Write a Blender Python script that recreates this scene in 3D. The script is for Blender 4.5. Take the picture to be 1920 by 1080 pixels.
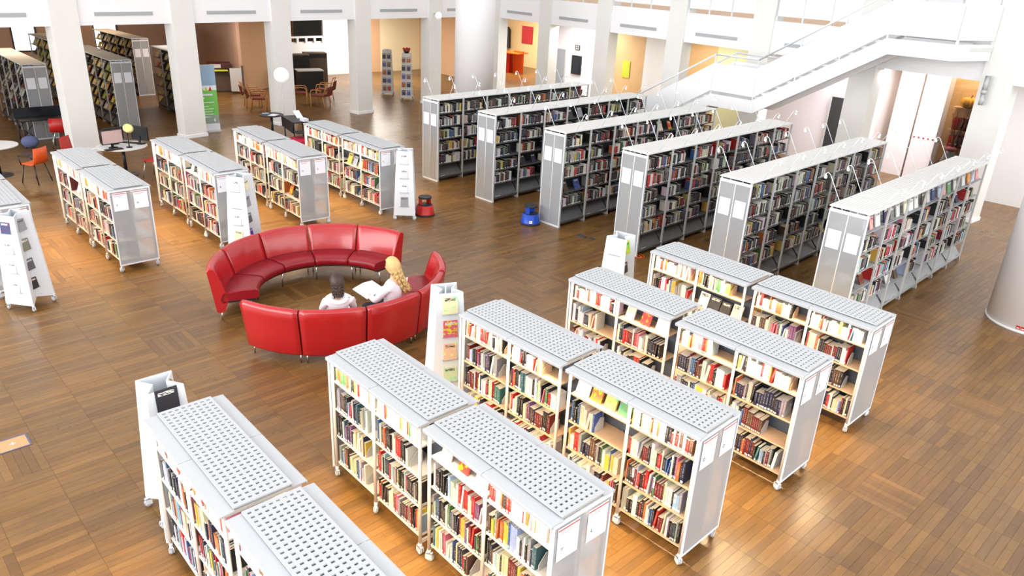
import bpy, bmesh, math, random
from mathutils import Vector, Matrix, Euler
R = math.radians
random.seed(7)
scene = bpy.context.scene
for o in list(bpy.data.objects):
    bpy.data.objects.remove(o)
COL = scene.collection

# ---------------------------------------------------------------- camera
F_PX, PITCH, ROLL, CAM_Z, HEAD = 1405.2, R(23.137), R(2.965), 5.196, R(46)
cp, sp, cr, sr = math.cos(PITCH), math.sin(PITCH), math.cos(ROLL), math.sin(ROLL)
fw = Vector((0, cp, -sp)); rt = Vector((1, 0, 0)); up0 = rt.cross(fw)
rt2 = cr * rt + sr * up0; up2 = -sr * rt + cr * up0
HM = Matrix.Rotation(HEAD, 3, 'Z')
FW, RT, UP = HM @ fw, HM @ rt2, HM @ up2
cam_d = bpy.data.cameras.new('camera'); cam = bpy.data.objects.new('camera', cam_d); COL.objects.link(cam)
M3 = Matrix((RT, UP, -FW)).transposed()
cam.matrix_world = Matrix.Translation((0, 0, CAM_Z)) @ M3.to_4x4()
cam_d.sensor_width = 36.0; cam_d.lens = F_PX / 1920 * 36.0; cam_d.clip_end = 200
scene.camera = cam

def project(p):
    d = Vector(p) - Vector((0, 0, CAM_Z)); z = d.dot(FW)
    return 960 + F_PX * d.dot(RT) / z, 540 - F_PX * d.dot(UP) / z, z

# ---------------------------------------------------------------- world, lights, exposure
w = bpy.data.worlds.new('daylight'); scene.world = w; w.use_nodes = True
bg = w.node_tree.nodes['Background']; bg.inputs[0].default_value = (0.965, 0.98, 1.0, 1); bg.inputs[1].default_value = 1.6
vs = scene.view_settings
vs.view_transform = 'Standard'; vs.look = 'None'; vs.gamma = 1.0; vs.use_curve_mapping = False; vs.exposure = 0.43
scene.cycles.max_bounces = 6; scene.cycles.diffuse_bounces = 3; scene.cycles.glossy_bounces = 3
scene.cycles.transmission_bounces = 4; scene.cycles.transparent_max_bounces = 6
scene.cycles.sample_clamp_indirect = 6; scene.cycles.use_denoising = True
scene.cycles.caustics_reflective = False; scene.cycles.caustics_refractive = False

def area(name, loc, target, sx, sy, energy, color=(1, 1, 1), spread=None):
    l = bpy.data.lights.new(name, 'AREA'); l.shape = 'RECTANGLE'; l.size = sx; l.size_y = sy; l.energy = energy; l.color = color
    if spread: l.spread = spread
    o = bpy.data.objects.new(name, l); COL.objects.link(o); o.location = loc
    o.rotation_euler = (Vector(target) - Vector(loc)).to_track_quat('-Z', 'Y').to_euler()
    return o
# the tall glass facade behind and to the left of the camera
area('window_daylight', (-14, -15, 6.0), (-13, 12, 1.0), 44, 10, 4600, (0.97, 0.99, 1.0))
area('window_daylight', (7.5, 9, 6.0), (-10, 10, 1.0), 24, 9, 700, (0.97, 0.99, 1.0))
# ceiling downlights in the lower rooms behind the colonnade
for (x, y, z, e, c) in ((-28, 5, 3.2, 50, (1, .78, .55)), (-28.5, 11.5, 3.2, 130, (1, .86, .76)), (-34, 9, 3.2, 34, (1, .7, .4)),
                        (-30.5, 20, 3.2, 260, (1, .97, .9)), (-30, 28, 3.2, 300, (1, .8, .5)), (-21, 23, 3.2, 130, (1, .96, .93)),
                        (-15, 22.8, 3.2, 70, (1, .9, .74)), (-9, 21.9, 3.2, 110, (1, .97, .97)), (-3, 21.8, 3.2, 60, (1, .96, .93)), (-6.7, 23.9, 3.2, 45, (1, .8, .52))):
    area('room_downlight', (x, y, z), (x, y + .01, 0), 2.2, 2.2, e, c)

# ---------------------------------------------------------------- materials
def lin(c):
    return tuple((x / 12.92 if x <= .04045 else ((x + .055) / 1.055) ** 2.4) for x in c)
def rgb(r, g, b): return lin((r / 255, g / 255, b / 255))
def mat(name, col, rough=.5, metal=0., spec=.5, coat=0., noise=0., nscale=8., bump=0., trans=0., emit=None, es=0.):
    m = bpy.data.materials.new(name); m.use_nodes = True; nt = m.node_tree; b = nt.nodes['Principled BSDF']
    b.inputs['Base Color'].default_value = (*col, 1); b.inputs['Roughness'].default_value = rough
    b.inputs['Metallic'].default_value = metal; b.inputs['Specular IOR Level'].default_value = spec
    b.inputs['Coat Weight'].default_value = coat; b.inputs['Transmission Weight'].default_value = trans
    if emit: b.inputs['Emission Color'].default_value = (*emit, 1); b.inputs['Emission Strength'].default_value = es
    if noise or bump:
        tc = nt.nodes.new('ShaderNodeTexCoord'); n = nt.nodes.new('ShaderNodeTexNoise'); n.inputs['Scale'].default_value = nscale
        n.inputs['Detail'].default_value = 4
        nt.links.new(tc.outputs['Object'], n.inputs['Vector'])
        if noise:
            mr = nt.nodes.new('ShaderNodeMapRange'); mr.inputs[3].default_value = 1 - noise; mr.inputs[4].default_value = 1 + noise * .4
            nt.links.new(n.outputs['Fac'], mr.inputs[0])
            mx = nt.nodes.new('ShaderNodeVectorMath'); mx.operation = 'SCALE'; mx.inputs[0].default_value = col
            nt.links.new(mr.outputs[0], mx.inputs['Scale']); nt.links.new(mx.outputs[0], b.inputs['Base Color'])
        if bump:
            bp = nt.nodes.new('ShaderNodeBump'); bp.inputs['Strength'].default_value = bump; bp.inputs['Distance'].default_value = .01
            nt.links.new(n.outputs['Fac'], bp.inputs['Height']); nt.links.new(bp.outputs[0], b.inputs['Normal'])
    return m
M = {}
M['white'] = mat('white_lacquered_metal', rgb(224, 229, 234), .38, noise=.03, nscale=3)
M['topgrey'] = mat('pale_grey_perforated_steel', rgb(187, 190, 193), .42, noise=.02, nscale=3)
M['ivory'] = mat('ivory_tube_metal', rgb(228, 222, 214), .4, noise=.03)
M['grey_metal'] = mat('light_grey_metal', rgb(196, 196, 194), .45, noise=.05)
M['dark_metal'] = mat('dark_grey_metal', rgb(52, 52, 54), .5, noise=.1)
M['slate'] = mat('slate_back_panel', rgb(78, 88, 104), .6, noise=.08)
M['charcoal'] = mat('charcoal_back_panel', rgb(44, 46, 50), .7, noise=.1)
M['shelfwood'] = mat('birch_shelf', rgb(214, 180, 146), .5, noise=.1, nscale=14)
M['kshelf'] = mat('grey_shelf', rgb(90, 90, 90), .5, noise=.1)
M['kgrey'] = mat('mid_grey_shelf', rgb(158, 160, 162), .5, noise=.06)
M['frost'] = mat('frosted_panel', rgb(240, 244, 247), .17, trans=.62, noise=.05, nscale=2)
M['paper'] = mat('white_paper', rgb(238, 238, 244), .8, noise=.01)
M['redline'] = mat('red_line_print', rgb(196, 72, 62), .7, noise=.02)
M['ink'] = mat('dark_ink', rgb(60, 60, 66), .7, noise=.02)
M['greyink'] = mat('grey_ink', rgb(170, 172, 180), .8, noise=.02)
M['chrome'] = mat('chrome', rgb(205, 208, 212), .18, metal=1., noise=.02)
M['rubber'] = mat('black_rubber', rgb(36, 36, 40), .6, noise=.05)
M['castor'] = mat('grey_castor_wheel', rgb(176, 178, 186), .35, noise=.05)
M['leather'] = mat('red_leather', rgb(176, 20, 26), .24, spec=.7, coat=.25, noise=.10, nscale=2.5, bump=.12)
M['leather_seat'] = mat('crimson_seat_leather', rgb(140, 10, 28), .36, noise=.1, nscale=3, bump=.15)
M['ktop'] = mat('pale_grey_top', rgb(216, 216, 214), .5, noise=.04, nscale=5)
M['concrete'] = mat('pale_concrete', rgb(236, 236, 231), .75, noise=.06, nscale=1.6, bump=.08)
M['paint'] = mat('white_paint', rgb(248, 248, 250), .7, noise=.01, nscale=1)
M['cream'] = mat('cream_paint', rgb(240, 226, 190), .7, noise=.03, nscale=1)
M['peach'] = mat('peach_paint', rgb(222, 180, 140), .7, noise=.04, nscale=1)
M['pinkish'] = mat('pale_pink_paint', rgb(238, 231, 234), .7, noise=.03, nscale=1)
M['brownwall'] = mat('brown_plaster', rgb(196, 160, 138), .7, noise=.08, nscale=1)
M['woodwall'] = mat('light_wood_panelling', rgb(226, 186, 134), .5, noise=.12, nscale=3)
M['vent'] = mat('grey_vent', rgb(176, 181, 190), .5, noise=.05)
M['glasswhite'] = mat('white_glass_parapet', rgb(246, 248, 250), .35, spec=.5, noise=.01, nscale=1)
M['black'] = mat('black_plastic', rgb(24, 25, 28), .4, noise=.06)
M['screen'] = mat('dark_screen', rgb(34, 38, 46), .15, noise=.05)
M['blue'] = mat('blue_plastic', rgb(20, 72, 190), .32, noise=.05)
M['redplastic'] = mat('red_plastic', rgb(190, 30, 24), .35, noise=.06)
M['orange'] = mat('orange_plastic', rgb(232, 92, 30), .3, noise=.06)
M['wood'] = mat('honey_wood', rgb(206, 142, 78), .4, noise=.2, nscale=10)
M['brownfabric'] = mat('rust_brown_fabric', rgb(120, 52, 32), .8, noise=.15, nscale=21)
M['brownbox'] = mat('dark_brown_cabinet', rgb(92, 74, 60), .5, noise=.08)
M['green'] = mat('green_print', rgb(120, 200, 90), .5, noise=.06, nscale=3)
M['skyprint'] = mat('pale_blue_print', rgb(150, 180, 205), .5, noise=.1, nscale=2)
M['yellow'] = mat('yellow_print', rgb(206, 214, 60), .6, noise=.12, nscale=6)
M['pumpkin'] = mat('yellow_pumpkin', rgb(244, 176, 28), .4, noise=.15, nscale=6)
M['twig'] = mat('brown_twig', rgb(140, 90, 50), .7, noise=.2, nscale=20)
M['skin'] = mat('skin', rgb(226, 178, 152), .5, noise=.03)
M['whitecloth'] = mat('white_cloth', rgb(240, 240, 244), .85, noise=.04, nscale=12, bump=.3)
M['darkcloth'] = mat('navy_trousers', rgb(26, 32, 48), .85, noise=.1, nscale=20)
M['darkhair'] = mat('dark_brown_hair', rgb(62, 42, 34), .5, noise=.35, nscale=30, bump=.5)
M['blondehair'] = mat('blonde_hair', rgb(222, 186, 122), .5, noise=.3, nscale=24, bump=.5)
M['lampglow'] = mat('lamp_bulb', (1, 1, 1), .5, emit=(1, .93, .8), es=14, noise=.01)
M['warmglow'] = mat('warm_bulb', (1, 1, 1), .5, emit=(1, .72, .3), es=16, noise=.01)
M['globe'] = mat('opal_globe', rgb(246, 246, 248), .3, emit=(1, .98, .95), es=.35, noise=.01)
M['amber'] = mat('amber_shelf_box', rgb(214, 150, 70), .6, noise=.2, nscale=6)
for k in ('lampglow', 'warmglow', 'globe'):
    M[k].cycles.emission_sampling = 'NONE'

# attribute driven materials ------------------------------------------------
def book_material():
    m = bpy.data.materials.new('printed_book'); m.use_nodes = True; nt = m.node_tree; N = nt.nodes; L = nt.links
    b = N['Principled BSDF']; b.inputs['Roughness'].default_value = .48
    ca = N.new('ShaderNodeVertexColor'); ca.layer_name = 'col'
    ax = N.new('ShaderNodeVertexColor'); ax.layer_name = 'aux'
    sx = N.new('ShaderNodeSeparateColor'); L.new(ax.outputs['Color'], sx.inputs[0])   # r random, g 1 spine / .5 cover, b unused
    uv = N.new('ShaderNodeUVMap'); uv.uv_map = 'uv'; su = N.new('ShaderNodeSeparateXYZ'); L.new(uv.outputs[0], su.inputs[0])
    def math_(op, a, bb, clamp=False):
        n = N.new('ShaderNodeMath'); n.operation = op; n.use_clamp = clamp
        for i, v in enumerate((a, bb)):
            if v is None: continue
            if isinstance(v, (int, float)): n.inputs[i].default_value = v
            else: L.new(v, n.inputs[i])
        return n.outputs[0]
    U, V, rnd, g = su.outputs[0], su.outputs[1], sx.outputs[0], sx.outputs[1]
    spine = math_('GREATER_THAN', g, .75); cover = math_('MULTIPLY', math_('GREATER_THAN', g, .25), math_('LESS_THAN', g, .75))
    def band(x, a, c): return math_('MULTIPLY', math_('GREATER_THAN', x, a), math_('LESS_THAN', x, c))
    lab = math_('MULTIPLY', math_('MULTIPLY', band(V, .04, .15), band(U, .12, .88)), spine)
    lab = math_('MULTIPLY', lab, math_('GREATER_THAN', rnd, .25))
    cx = N.new('ShaderNodeCombineXYZ'); L.new(math_('MULTIPLY', U, 2.2), cx.inputs[0]); L.new(math_('MULTIPLY', V, 16.), cx.inputs[1]); L.new(math_('MULTIPLY', rnd, 97.), cx.inputs[2])
    nz = N.new('ShaderNodeTexNoise'); nz.inputs['Scale'].default_value = 2.2; nz.inputs['Detail'].default_value = 2; L.new(cx.outputs[0], nz.inputs['Vector'])
    title = math_('MULTIPLY', math_('GREATER_THAN', nz.outputs['Fac'], .57), math_('MULTIPLY', band(V, .3, .9), band(U, .28, .74)))
    title = math_('MULTIPLY', math_('MULTIPLY', title, spine), .75)
    cx2 = N.new('ShaderNodeCombineXYZ'); L.new(math_('MULTIPLY', U, 2.4), cx2.inputs[0]); L.new(math_('MULTIPLY', V, 3.4), cx2.inputs[1]); L.new(math_('MULTIPLY', rnd, 57.), cx2.inputs[2])
    nz2 = N.new('ShaderNodeTexNoise'); nz2.inputs['Scale'].default_value = 1.1; nz2.inputs['Detail'].default_value = 2; L.new(cx2.outputs[0], nz2.inputs['Vector'])
    hs = N.new('ShaderNodeHueSaturation'); hs.inputs['Saturation'].default_value = 1.1
    L.new(math_('ADD', math_('MULTIPLY', nz2.outputs['Fac'], 1.2), -.1), hs.inputs['Hue']); L.new(ca.outputs[0], hs.inputs['Color'])
    pic = math_('MULTIPLY', math_('GREATER_THAN', nz2.outputs['Fac'], .5), cover)
    ttl2 = math_('MULTIPLY', math_('MULTIPLY', math_('GREATER_THAN', nz.outputs['Fac'], .47), band(V, .74, .9)), math_('MULTIPLY', band(U, .12, .85), cover))
    rg = N.new('ShaderNodeRGBToBW'); L.new(ca.outputs[0], rg.inputs[0]); light = math_('GREATER_THAN', rg.outputs[0], .3)
    tc = N.new('ShaderNodeMix'); tc.data_type = 'RGBA'; L.new(light, tc.inputs[0]); tc.inputs[6].default_value = (.75, .73, .68, 1); tc.inputs[7].default_value = (.05, .05, .07, 1)
    def mix(f, a, bcol):
        n = N.new('ShaderNodeMix'); n.data_type = 'RGBA'; L.new(f, n.inputs[0])
        if isinstance(a, tuple): n.inputs[6].default_value = a
        else: L.new(a, n.inputs[6])
        if isinstance(bcol, tuple): n.inputs[7].default_value = bcol
        else: L.new(bcol, n.inputs[7])
        return n.outputs[2]
    c = mix(pic, ca.outputs[0], hs.outputs[0]); c = mix(math_('MAXIMUM', title, ttl2), c, tc.outputs[2]); c = mix(lab, c, (.86, .86, .86, 1))
    L.new(c, b.inputs['Base Color'])
    return m
M['book'] = book_material()

def floor_material():
    m = bpy.data.materials.new('oak_plank'); m.use_nodes = True; nt = m.node_tree; N = nt.nodes; L = nt.links
    b = N['Principled BSDF']
    ca = N.new('ShaderNodeVertexColor'); ca.layer_name = 'col'
    tc = N.new('ShaderNodeTexCoord'); mp = N.new('ShaderNodeMapping'); mp.inputs['Scale'].default_value = (34, 3.2, 1)
    n = N.new('ShaderNodeTexNoise'); n.inputs['Scale'].default_value = 1; n.inputs['Detail'].default_value = 5; n.inputs['Roughness'].default_value = .65
    L.new(tc.outputs['Object'], mp.inputs[0]); L.new(mp.outputs[0], n.inputs['Vector'])
    n2 = N.new('ShaderNodeTexNoise'); n2.inputs['Scale'].default_value = 1.3; n2.inputs['Detail'].default_value = 4; L.new(tc.outputs['Object'], n2.inputs['Vector'])
    mr = N.new('ShaderNodeMapRange'); mr.inputs[1].default_value = .3; mr.inputs[2].default_value = .7; mr.inputs[3].default_value = .78; mr.inputs[4].default_value = 1.14
    L.new(n.outputs['Fac'], mr.inputs[0])
    mr2 = N.new('ShaderNodeMapRange'); mr2.inputs[1].default_value = .2; mr2.inputs[2].default_value = .8; mr2.inputs[3].default_value = .82; mr2.inputs[4].default_value = 1.16
    L.new(n2.outputs['Fac'], mr2.inputs[0])
    mm = N.new('ShaderNodeMath'); mm.operation = 'MULTIPLY'; L.new(mr.outputs[0], mm.inputs[0]); L.new(mr2.outputs[0], mm.inputs[1])
    sc = N.new('ShaderNodeVectorMath'); sc.operation = 'SCALE'; L.new(ca.outputs[0], sc.inputs[0]); L.new(mm.outputs[0], sc.inputs['Scale'])
    L.new(sc.outputs[0], b.inputs['Base Color'])
    rr = N.new('ShaderNodeMapRange'); rr.inputs[3].default_value = .2; rr.inputs[4].default_value = .42; L.new(n2.outputs['Fac'], rr.inputs[0]); L.new(rr.outputs[0], b.inputs['Roughness'])
    bp = N.new('ShaderNodeBump'); bp.inputs['Strength'].default_value = .08; bp.inputs['Distance'].default_value = .004; L.new(n.outputs['Fac'], bp.inputs['Height']); L.new(bp.outputs[0], b.inputs['Normal'])
    b.inputs['Specular IOR Level'].default_value = .5
    return m
M['floor'] = floor_material()

# ---------------------------------------------------------------- mesh helpers
class MB:
    def __init__(s, T=None): s.v = []; s.f = []; s.m = []; s.c = None; s.sm = []; s.T = T
    def add(s, vs, fs, mi=0, smooth=False):
        n = len(s.v)
        s.v += [tuple(s.T @ Vector(p)) for p in vs] if s.T else [tuple(p) for p in vs]
        for f in fs: s.f.append(tuple(n + i for i in f)); s.m.append(mi); s.sm.append(smooth)
        return s
    def box(s, x0, x1, y0, y1, z0, z1, mi=0):
        return s.add([(x0, y0, z0), (x1, y0, z0), (x1, y1, z0), (x0, y1, z0), (x0, y0, z1), (x1, y0, z1), (x1, y1, z1), (x0, y1, z1)],
                     [(0, 3, 2, 1), (4, 5, 6, 7), (0, 1, 5, 4), (1, 2, 6, 5), (2, 3, 7, 6), (3, 0, 4, 7)], mi)
    def cbox(s, x0, x1, y0, y1, z0, z1, c=.01, mi=0):   # box with chamfered upper and side edges
        a = [(x0 + c, y0), (x1 - c, y0), (x1, y0 + c), (x1, y1 - c), (x1 - c, y1), (x0 + c, y1), (x0, y1 - c), (x0, y0 + c)]
        def ins(p): return (min(max(p[0], x0 + c), x1 - c), min(max(p[1], y0 + c), y1 - c))
        vs = [(*p, z0) for p in a] + [(*p, z1 - c) for p in a] + [(*ins(p), z1) for p in a]
        fs = [tuple(range(7, -1, -1)), tuple(range(16, 24))]
        for k in (0, 8):
            for i in range(8): j = (i + 1) % 8; fs.append((k + i, k + j, k + 8 + j, k + 8 + i))
        return s.add(vs, fs, mi)
    def tube(s, p0, p1, r, n=8, mi=0, r1=None, smooth=True):
        p0, p1 = Vector(p0), Vector(p1); d = (p1 - p0).normalized(); a = d.orthogonal().normalized(); b = d.cross(a)
        r1 = r if r1 is None else r1; vs = []
        for p, q in ((p0, r), (p1, r1)):
            for i in range(n): t = 2 * math.pi * i / n; vs.append(p + q * (math.cos(t) * a + math.sin(t) * b))
        fs = [(i, (i + 1) % n, n + (i + 1) % n, n + i) for i in range(n)]
        s.add(vs, fs, mi, smooth); k = len(s.v) - 2 * n
        s.f.append(tuple(k + i for i in range(n - 1, -1, -1))); s.f.append(tuple(k + n + i for i in range(n))); s.m += [mi, mi]; s.sm += [False, False]
        return s
    def path(s, pts, r, n=8, mi=0):
        for a, b in zip(pts, pts[1:]): s.tube(a, b, r, n, mi)
        return s
    def lathe(s, prof, n=20, cx=0, cy=0, mi=0, smooth=True):
        vs = []
        for (r, z) in prof:
            for i in range(n): t = 2 * math.pi * i / n; vs.append((cx + r * math.cos(t), cy + r * math.sin(t), z))
        fs = []
        for k in range(len(prof) - 1):
            for i in range(n): j = (i + 1) % n; fs.append((k * n + i, k * n + j, (k + 1) * n + j, (k + 1) * n + i))
        s.add(vs, fs, mi, smooth); b = len(s.v) - len(vs)
        s.f.append(tuple(b + i for i in range(n - 1, -1, -1))); s.f.append(tuple(b + (len(prof) - 1) * n + i for i in range(n))); s.m += [mi, mi]; s.sm += [False, False]
        return s
    def sphere(s, c, r, n=14, m=9, mi=0, sc=(1, 1, 1)):
        vs = []; fs = []
        for k in range(m + 1):
            ph = math.pi * k / m
            for i in range(n):
                t = 2 * math.pi * i / n
                vs.append((c[0] + sc[0] * r * math.sin(ph) * math.cos(t), c[1] + sc[1] * r * math.sin(ph) * math.sin(t), c[2] + sc[2] * r * math.cos(ph)))
        for k in range(m):
            for i in range(n): j = (i + 1) % n; fs.append((k * n + i, (k + 1) * n + i, (k + 1) * n + j, k * n + j))
        return s.add(vs, fs, mi, True)
    def prism(s, poly, axis, a0, a1, mi=0):   # poly of 2D points extruded along axis 'x','y','z'
        def P(p, a): return {'x': (a, p[0], p[1]), 'y': (p[0], a, p[1]), 'z': (p[0], p[1], a)}[axis]
        n = len(poly); vs = [P(p, a0) for p in poly] + [P(p, a1) for p in poly]
        fs = [tuple(range(n - 1, -1, -1)), tuple(range(n, 2 * n))] + [(i, (i + 1) % n, n + (i + 1) % n, n + i) for i in range(n)]
        return s.add(vs, fs, mi)
    def mesh(s, name, mats):
        me = bpy.data.meshes.new(name); me.from_pydata(s.v, [], s.f)
        for m in mats: me.materials.append(M[m] if isinstance(m, str) else m)
        me.polygons.foreach_set('material_index', s.m); me.polygons.foreach_set('use_smooth', s.sm)
        me.update(); return me
def recalc(me):
    b = bmesh.new(); b.from_mesh(me); bmesh.ops.recalc_face_normals(b, faces=b.faces); b.to_mesh(me); b.free()
def link(name, data, parent=None, mtx=None):
    o = bpy.data.objects.new(name, data); COL.objects.link(o)
    if parent: o.parent = parent
    if mtx is not None: o.matrix_local = mtx
    return o
def obj(name, mb, mats, parent=None, mtx=None, fix=True):
    me = mb.mesh(name, mats if isinstance(mats, (list, tuple)) else [mats])
    if fix: recalc(me)
    return link(name, me, parent, mtx)
def tag(o, label=None, cat=None, group=None, kind=None):
    if label: o['label'] = label
    if cat: o['category'] = cat
    if group: o['group'] = group
    if kind: o['kind'] = kind
    return o
def thing(name, label, cat, loc=(0, 0, 0), rz=0., group=None):
    o = bpy.data.objects.new(name, None); COL.objects.link(o); o.empty_display_size = .1
    o.location = loc; o.rotation_euler = (0, 0, rz); return tag(o, label, cat, group)
def struct(name, mb, mats, parent=None, label=None):
    o = obj(name, mb, mats, parent); o['kind'] = 'structure'
    if label: o['label'] = label
    return o
def sgroup(name, label=None, loc=(0, 0, 0)):
    o = bpy.data.objects.new(name, None); COL.objects.link(o); o.empty_display_size = .1; o.location = loc
    return tag(o, label, None, None, 'structure')
def copy_tree(o, parent=None):
    c = o.copy(); COL.objects.link(c); c.parent = parent
    for ch in list(o.children): copy_tree(ch, c)
    return c
TEXT = {}
def text_mesh(s, size, extrude=.0008):
    key = (s, size)
    if key not in TEXT:
        cu = bpy.data.curves.new('t', 'FONT'); cu.body = s; cu.size = size; cu.extrude = extrude; cu.align_x = 'CENTER'; cu.align_y = 'CENTER'; cu.resolution_u = 3
        o = bpy.data.objects.new('t', cu); COL.objects.link(o); dg = bpy.context.evaluated_depsgraph_get()
        me = bpy.data.meshes.new_from_object(o.evaluated_get(dg)); me.name = 'lettering'; bpy.data.objects.remove(o); TEXT[key] = me
    return TEXT[key]
for s_, z_ in (('L', .05), ('Y', .05), ('F', .05), ('D', .05), ('S', .05), ('A', .05), ('B', .04), ('E', .04), ('E', .05), ('2', .05), ('BIBLIOTEK', .07)):
    text_mesh(s_, z_)
def lettering(s, size, m, parent, mtx):
    me = text_mesh(s, size).copy(); me.materials.clear(); me.materials.append(M[m]); return link('lettering', me, parent, mtx)

# ---------------------------------------------------------------- occlusion estimates from the low rows (used to rank pieces by how well they show)
LOWROWS = [(-6.1, -2.75, 1.86), (-6.1, -2.8, 3.65), (-6.1, -2.8, 5.41), (-6.1, -2.75, 7.25), (-6.1, -2.8, 9.0)]
def hidden_by_low(p):
    if p[2] >= 1.5: return False
    t = (1.5 - CAM_Z) / (p[2] - CAM_Z); u, v = p[0] * t, p[1] * t
    for a, b, c in LOWROWS:
        if a - .05 < u < b + .05 and c - .36 < v < c + .36 and not (abs(p[1] - c) < .4 and p[1] < c and v > c - .2 - .0): return True
    t2 = (.75 - CAM_Z) / (p[2] - CAM_Z) if p[2] < .75 else None
    if t2:
        u, v = p[0] * t2, p[1] * t2
        for a, b, c in LOWROWS:
            if a < u < b and c - .3 < v < c + .3 and not (a < p[0] < b and abs(p[1] - c) < .33): return True
    return False

# ---------------------------------------------------------------- floor: strips of planks between long joints
floor = struct('floor', MB().box(-44, 8, -9, 36, -.08, -.012), [mat('floor_joint', rgb(112, 84, 54), .8, noise=.1)], label='brown oak block floor of the library hall')
PAL = [rgb(146, 106, 57), rgb(151, 111, 61), rgb(141, 101, 54), rgb(157, 115, 63), rgb(134, 96, 52), rgb(148, 106, 53), rgb(142, 105, 60), rgb(154, 112, 57), rgb(131, 94, 51)]
cells = []
PITCH_V, V0 = .59, 1.065
rf = random.Random(3)
for k in range(-8, 58):
    v0 = V0 + k * PITCH_V
    if v0 > 33: break
    for j in range(-73, 12):
        u0 = j * PITCH_V + .13
        rot = rf.random() < .07; tone = rf.uniform(.93, 1.07); n = 7
        cxp, cyp = u0 + .3, v0 + .3
        x, y, zc = project((cxp, cyp, 0))
        if zc < 1 or x < -350 or x > 2270 or y > 1500 or y < 60: continue
        for i in range(n):
            c = PAL[rf.randrange(len(PAL))]; t = .67 * tone * rf.uniform(.95, 1.05); c = tuple(min(1, q * t) for q in c)
            if rot: r = (u0, u0 + PITCH_V, v0 + i * PITCH_V / n, v0 + (i + 1) * PITCH_V / n)
            elif rf.random() < .25:
                s = v0 + rf.uniform(.3, .7) * PITCH_V; a, b = u0 + i * PITCH_V / n, u0 + (i + 1) * PITCH_V / n
                cells.append((a, b, s, v0 + PITCH_V, c)); r = (a, b, v0, s)
            else: r = (u0 + i * PITCH_V / n, u0 + (i + 1) * PITCH_V / n, v0, v0 + PITCH_V)
            cells.append((*r, c))
scored = []
for idx, (a, b, c_, d, col) in enumerate(cells):
    x, y, z = project(((a + b) / 2, (c_ + d) / 2, 0))
    if 5 < x < 1915 and 5 < y < 1075 and not hidden_by_low(((a + b) / 2, (c_ + d) / 2, 0.0)): scored.append(((b - a) * (d - c_) / z ** 2 / z, idx))
scored.sort(reverse=True); single = set(i for _, i in scored[:300])
def planks_mesh(lst, name='plank', origin=None):
    v = []; f = []; cc = []; ox, oy = origin or (0, 0); g = .0003
    for (a, b, c, d, col) in lst:
        n = len(v); h = rf.uniform(-.0003, .0003); a += g; b -= g; c += g; d -= g; e = .0006
        v += [(x - ox, y - oy, z) for x, y, z in ((a, c, -.012), (b, c, -.012), (b, d, -.012), (a, d, -.012), (a + e, c + e, h), (b - e, c + e, h), (b - e, d - e, h), (a + e, d - e, h))]
        f += [tuple(n + q for q in t) for t in ((4, 5, 6, 7), (0, 1, 5, 4), (1, 2, 6, 5), (2, 3, 7, 6), (3, 0, 4, 7))]; cc += [col] * 20
    me = bpy.data.meshes.new(name); me.from_pydata(v, [], f); me.materials.append(M['floor'])
    ca = me.color_attributes.new('col', 'FLOAT_COLOR', 'CORNER'); flat = []
    for c in cc: flat += [*c, 1.]
    ca.data.foreach_set('color', flat); me.update(); return me
for i in single: link('plank', planks_mesh([cells[i]]), floor)
o = link('planks', planks_mesh([c for i, c in enumerate(cells) if i not in single]), floor); o['kind'] = 'stuff'; o['label'] = 'remaining oak floor planks'

# floor socket box near the left edge
t = thing('floor_box', 'blue-edged rectangular floor socket lid in pale floorboards at the left edge', 'floor box', (-8.84, .86, 0))
obj('frame', MB().box(-.14, .14, -.16, -.145, 0, .006).box(-.14, .14, .145, .16, 0, .006).box(-.14, -.125, -.145, .145, 0, .006).box(.125, .14, -.145, .145, 0, .006), [mat('blue_grey_edging', rgb(92, 98, 130), .5, noise=.05)], t)
obj('lid', MB().box(-.122, .122, -.142, .142, 0, .004), [mat('pale_wood_lid', rgb(198, 158, 110), .4, noise=.2, nscale=12)], t)
obj('cross_mark', MB().box(-.03, .03, -.006, .006, .004, .006).box(-.006, .006, -.03, .03, .004, .006), 'white', t)

# ---------------------------------------------------------------- books
RB = random.Random(11)
BRIGHT = [(('white', rgb(222, 221, 218)), 17), (('cream', rgb(216, 204, 178)), 9), (('red', rgb(186, 34, 36)), 8), (('dark red', rgb(110, 28, 34)), 7), (('orange', rgb(206, 104, 52)), 4),
          (('yellow', rgb(214, 180, 74)), 3), (('blue', rgb(58, 92, 146)), 6), (('navy', rgb(34, 42, 68)), 8), (('light blue', rgb(158, 182, 204)), 6), (('green', rgb(74, 124, 76)), 2),
          (('black', rgb(34, 34, 36)), 20), (('brown', rgb(88, 62, 50)), 6), (('grey', rgb(146, 148, 152)), 9), (('pink', rgb(204, 98, 130)), 3), (('purple', rgb(112, 72, 122)), 2), (('teal', rgb(62, 104, 112)), 2)]
DARK = [(('black', rgb(28, 28, 30)), 34), (('white', rgb(214, 213, 208)), 19), (('navy', rgb(30, 37, 64)), 6), (('dark red', rgb(104, 28, 32)), 6), (('red', rgb(176, 40, 38)), 4), (('brown', rgb(76, 56, 46)), 7),
        (('grey', rgb(122, 122, 122)), 11), (('yellow', rgb(196, 168, 82)), 3), (('green', rgb(70, 104, 62)), 2), (('blue', rgb(58, 84, 128)), 4), (('orange', rgb(190, 100, 56)), 2), (('cream', rgb(204, 196, 168)), 8)]
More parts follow.
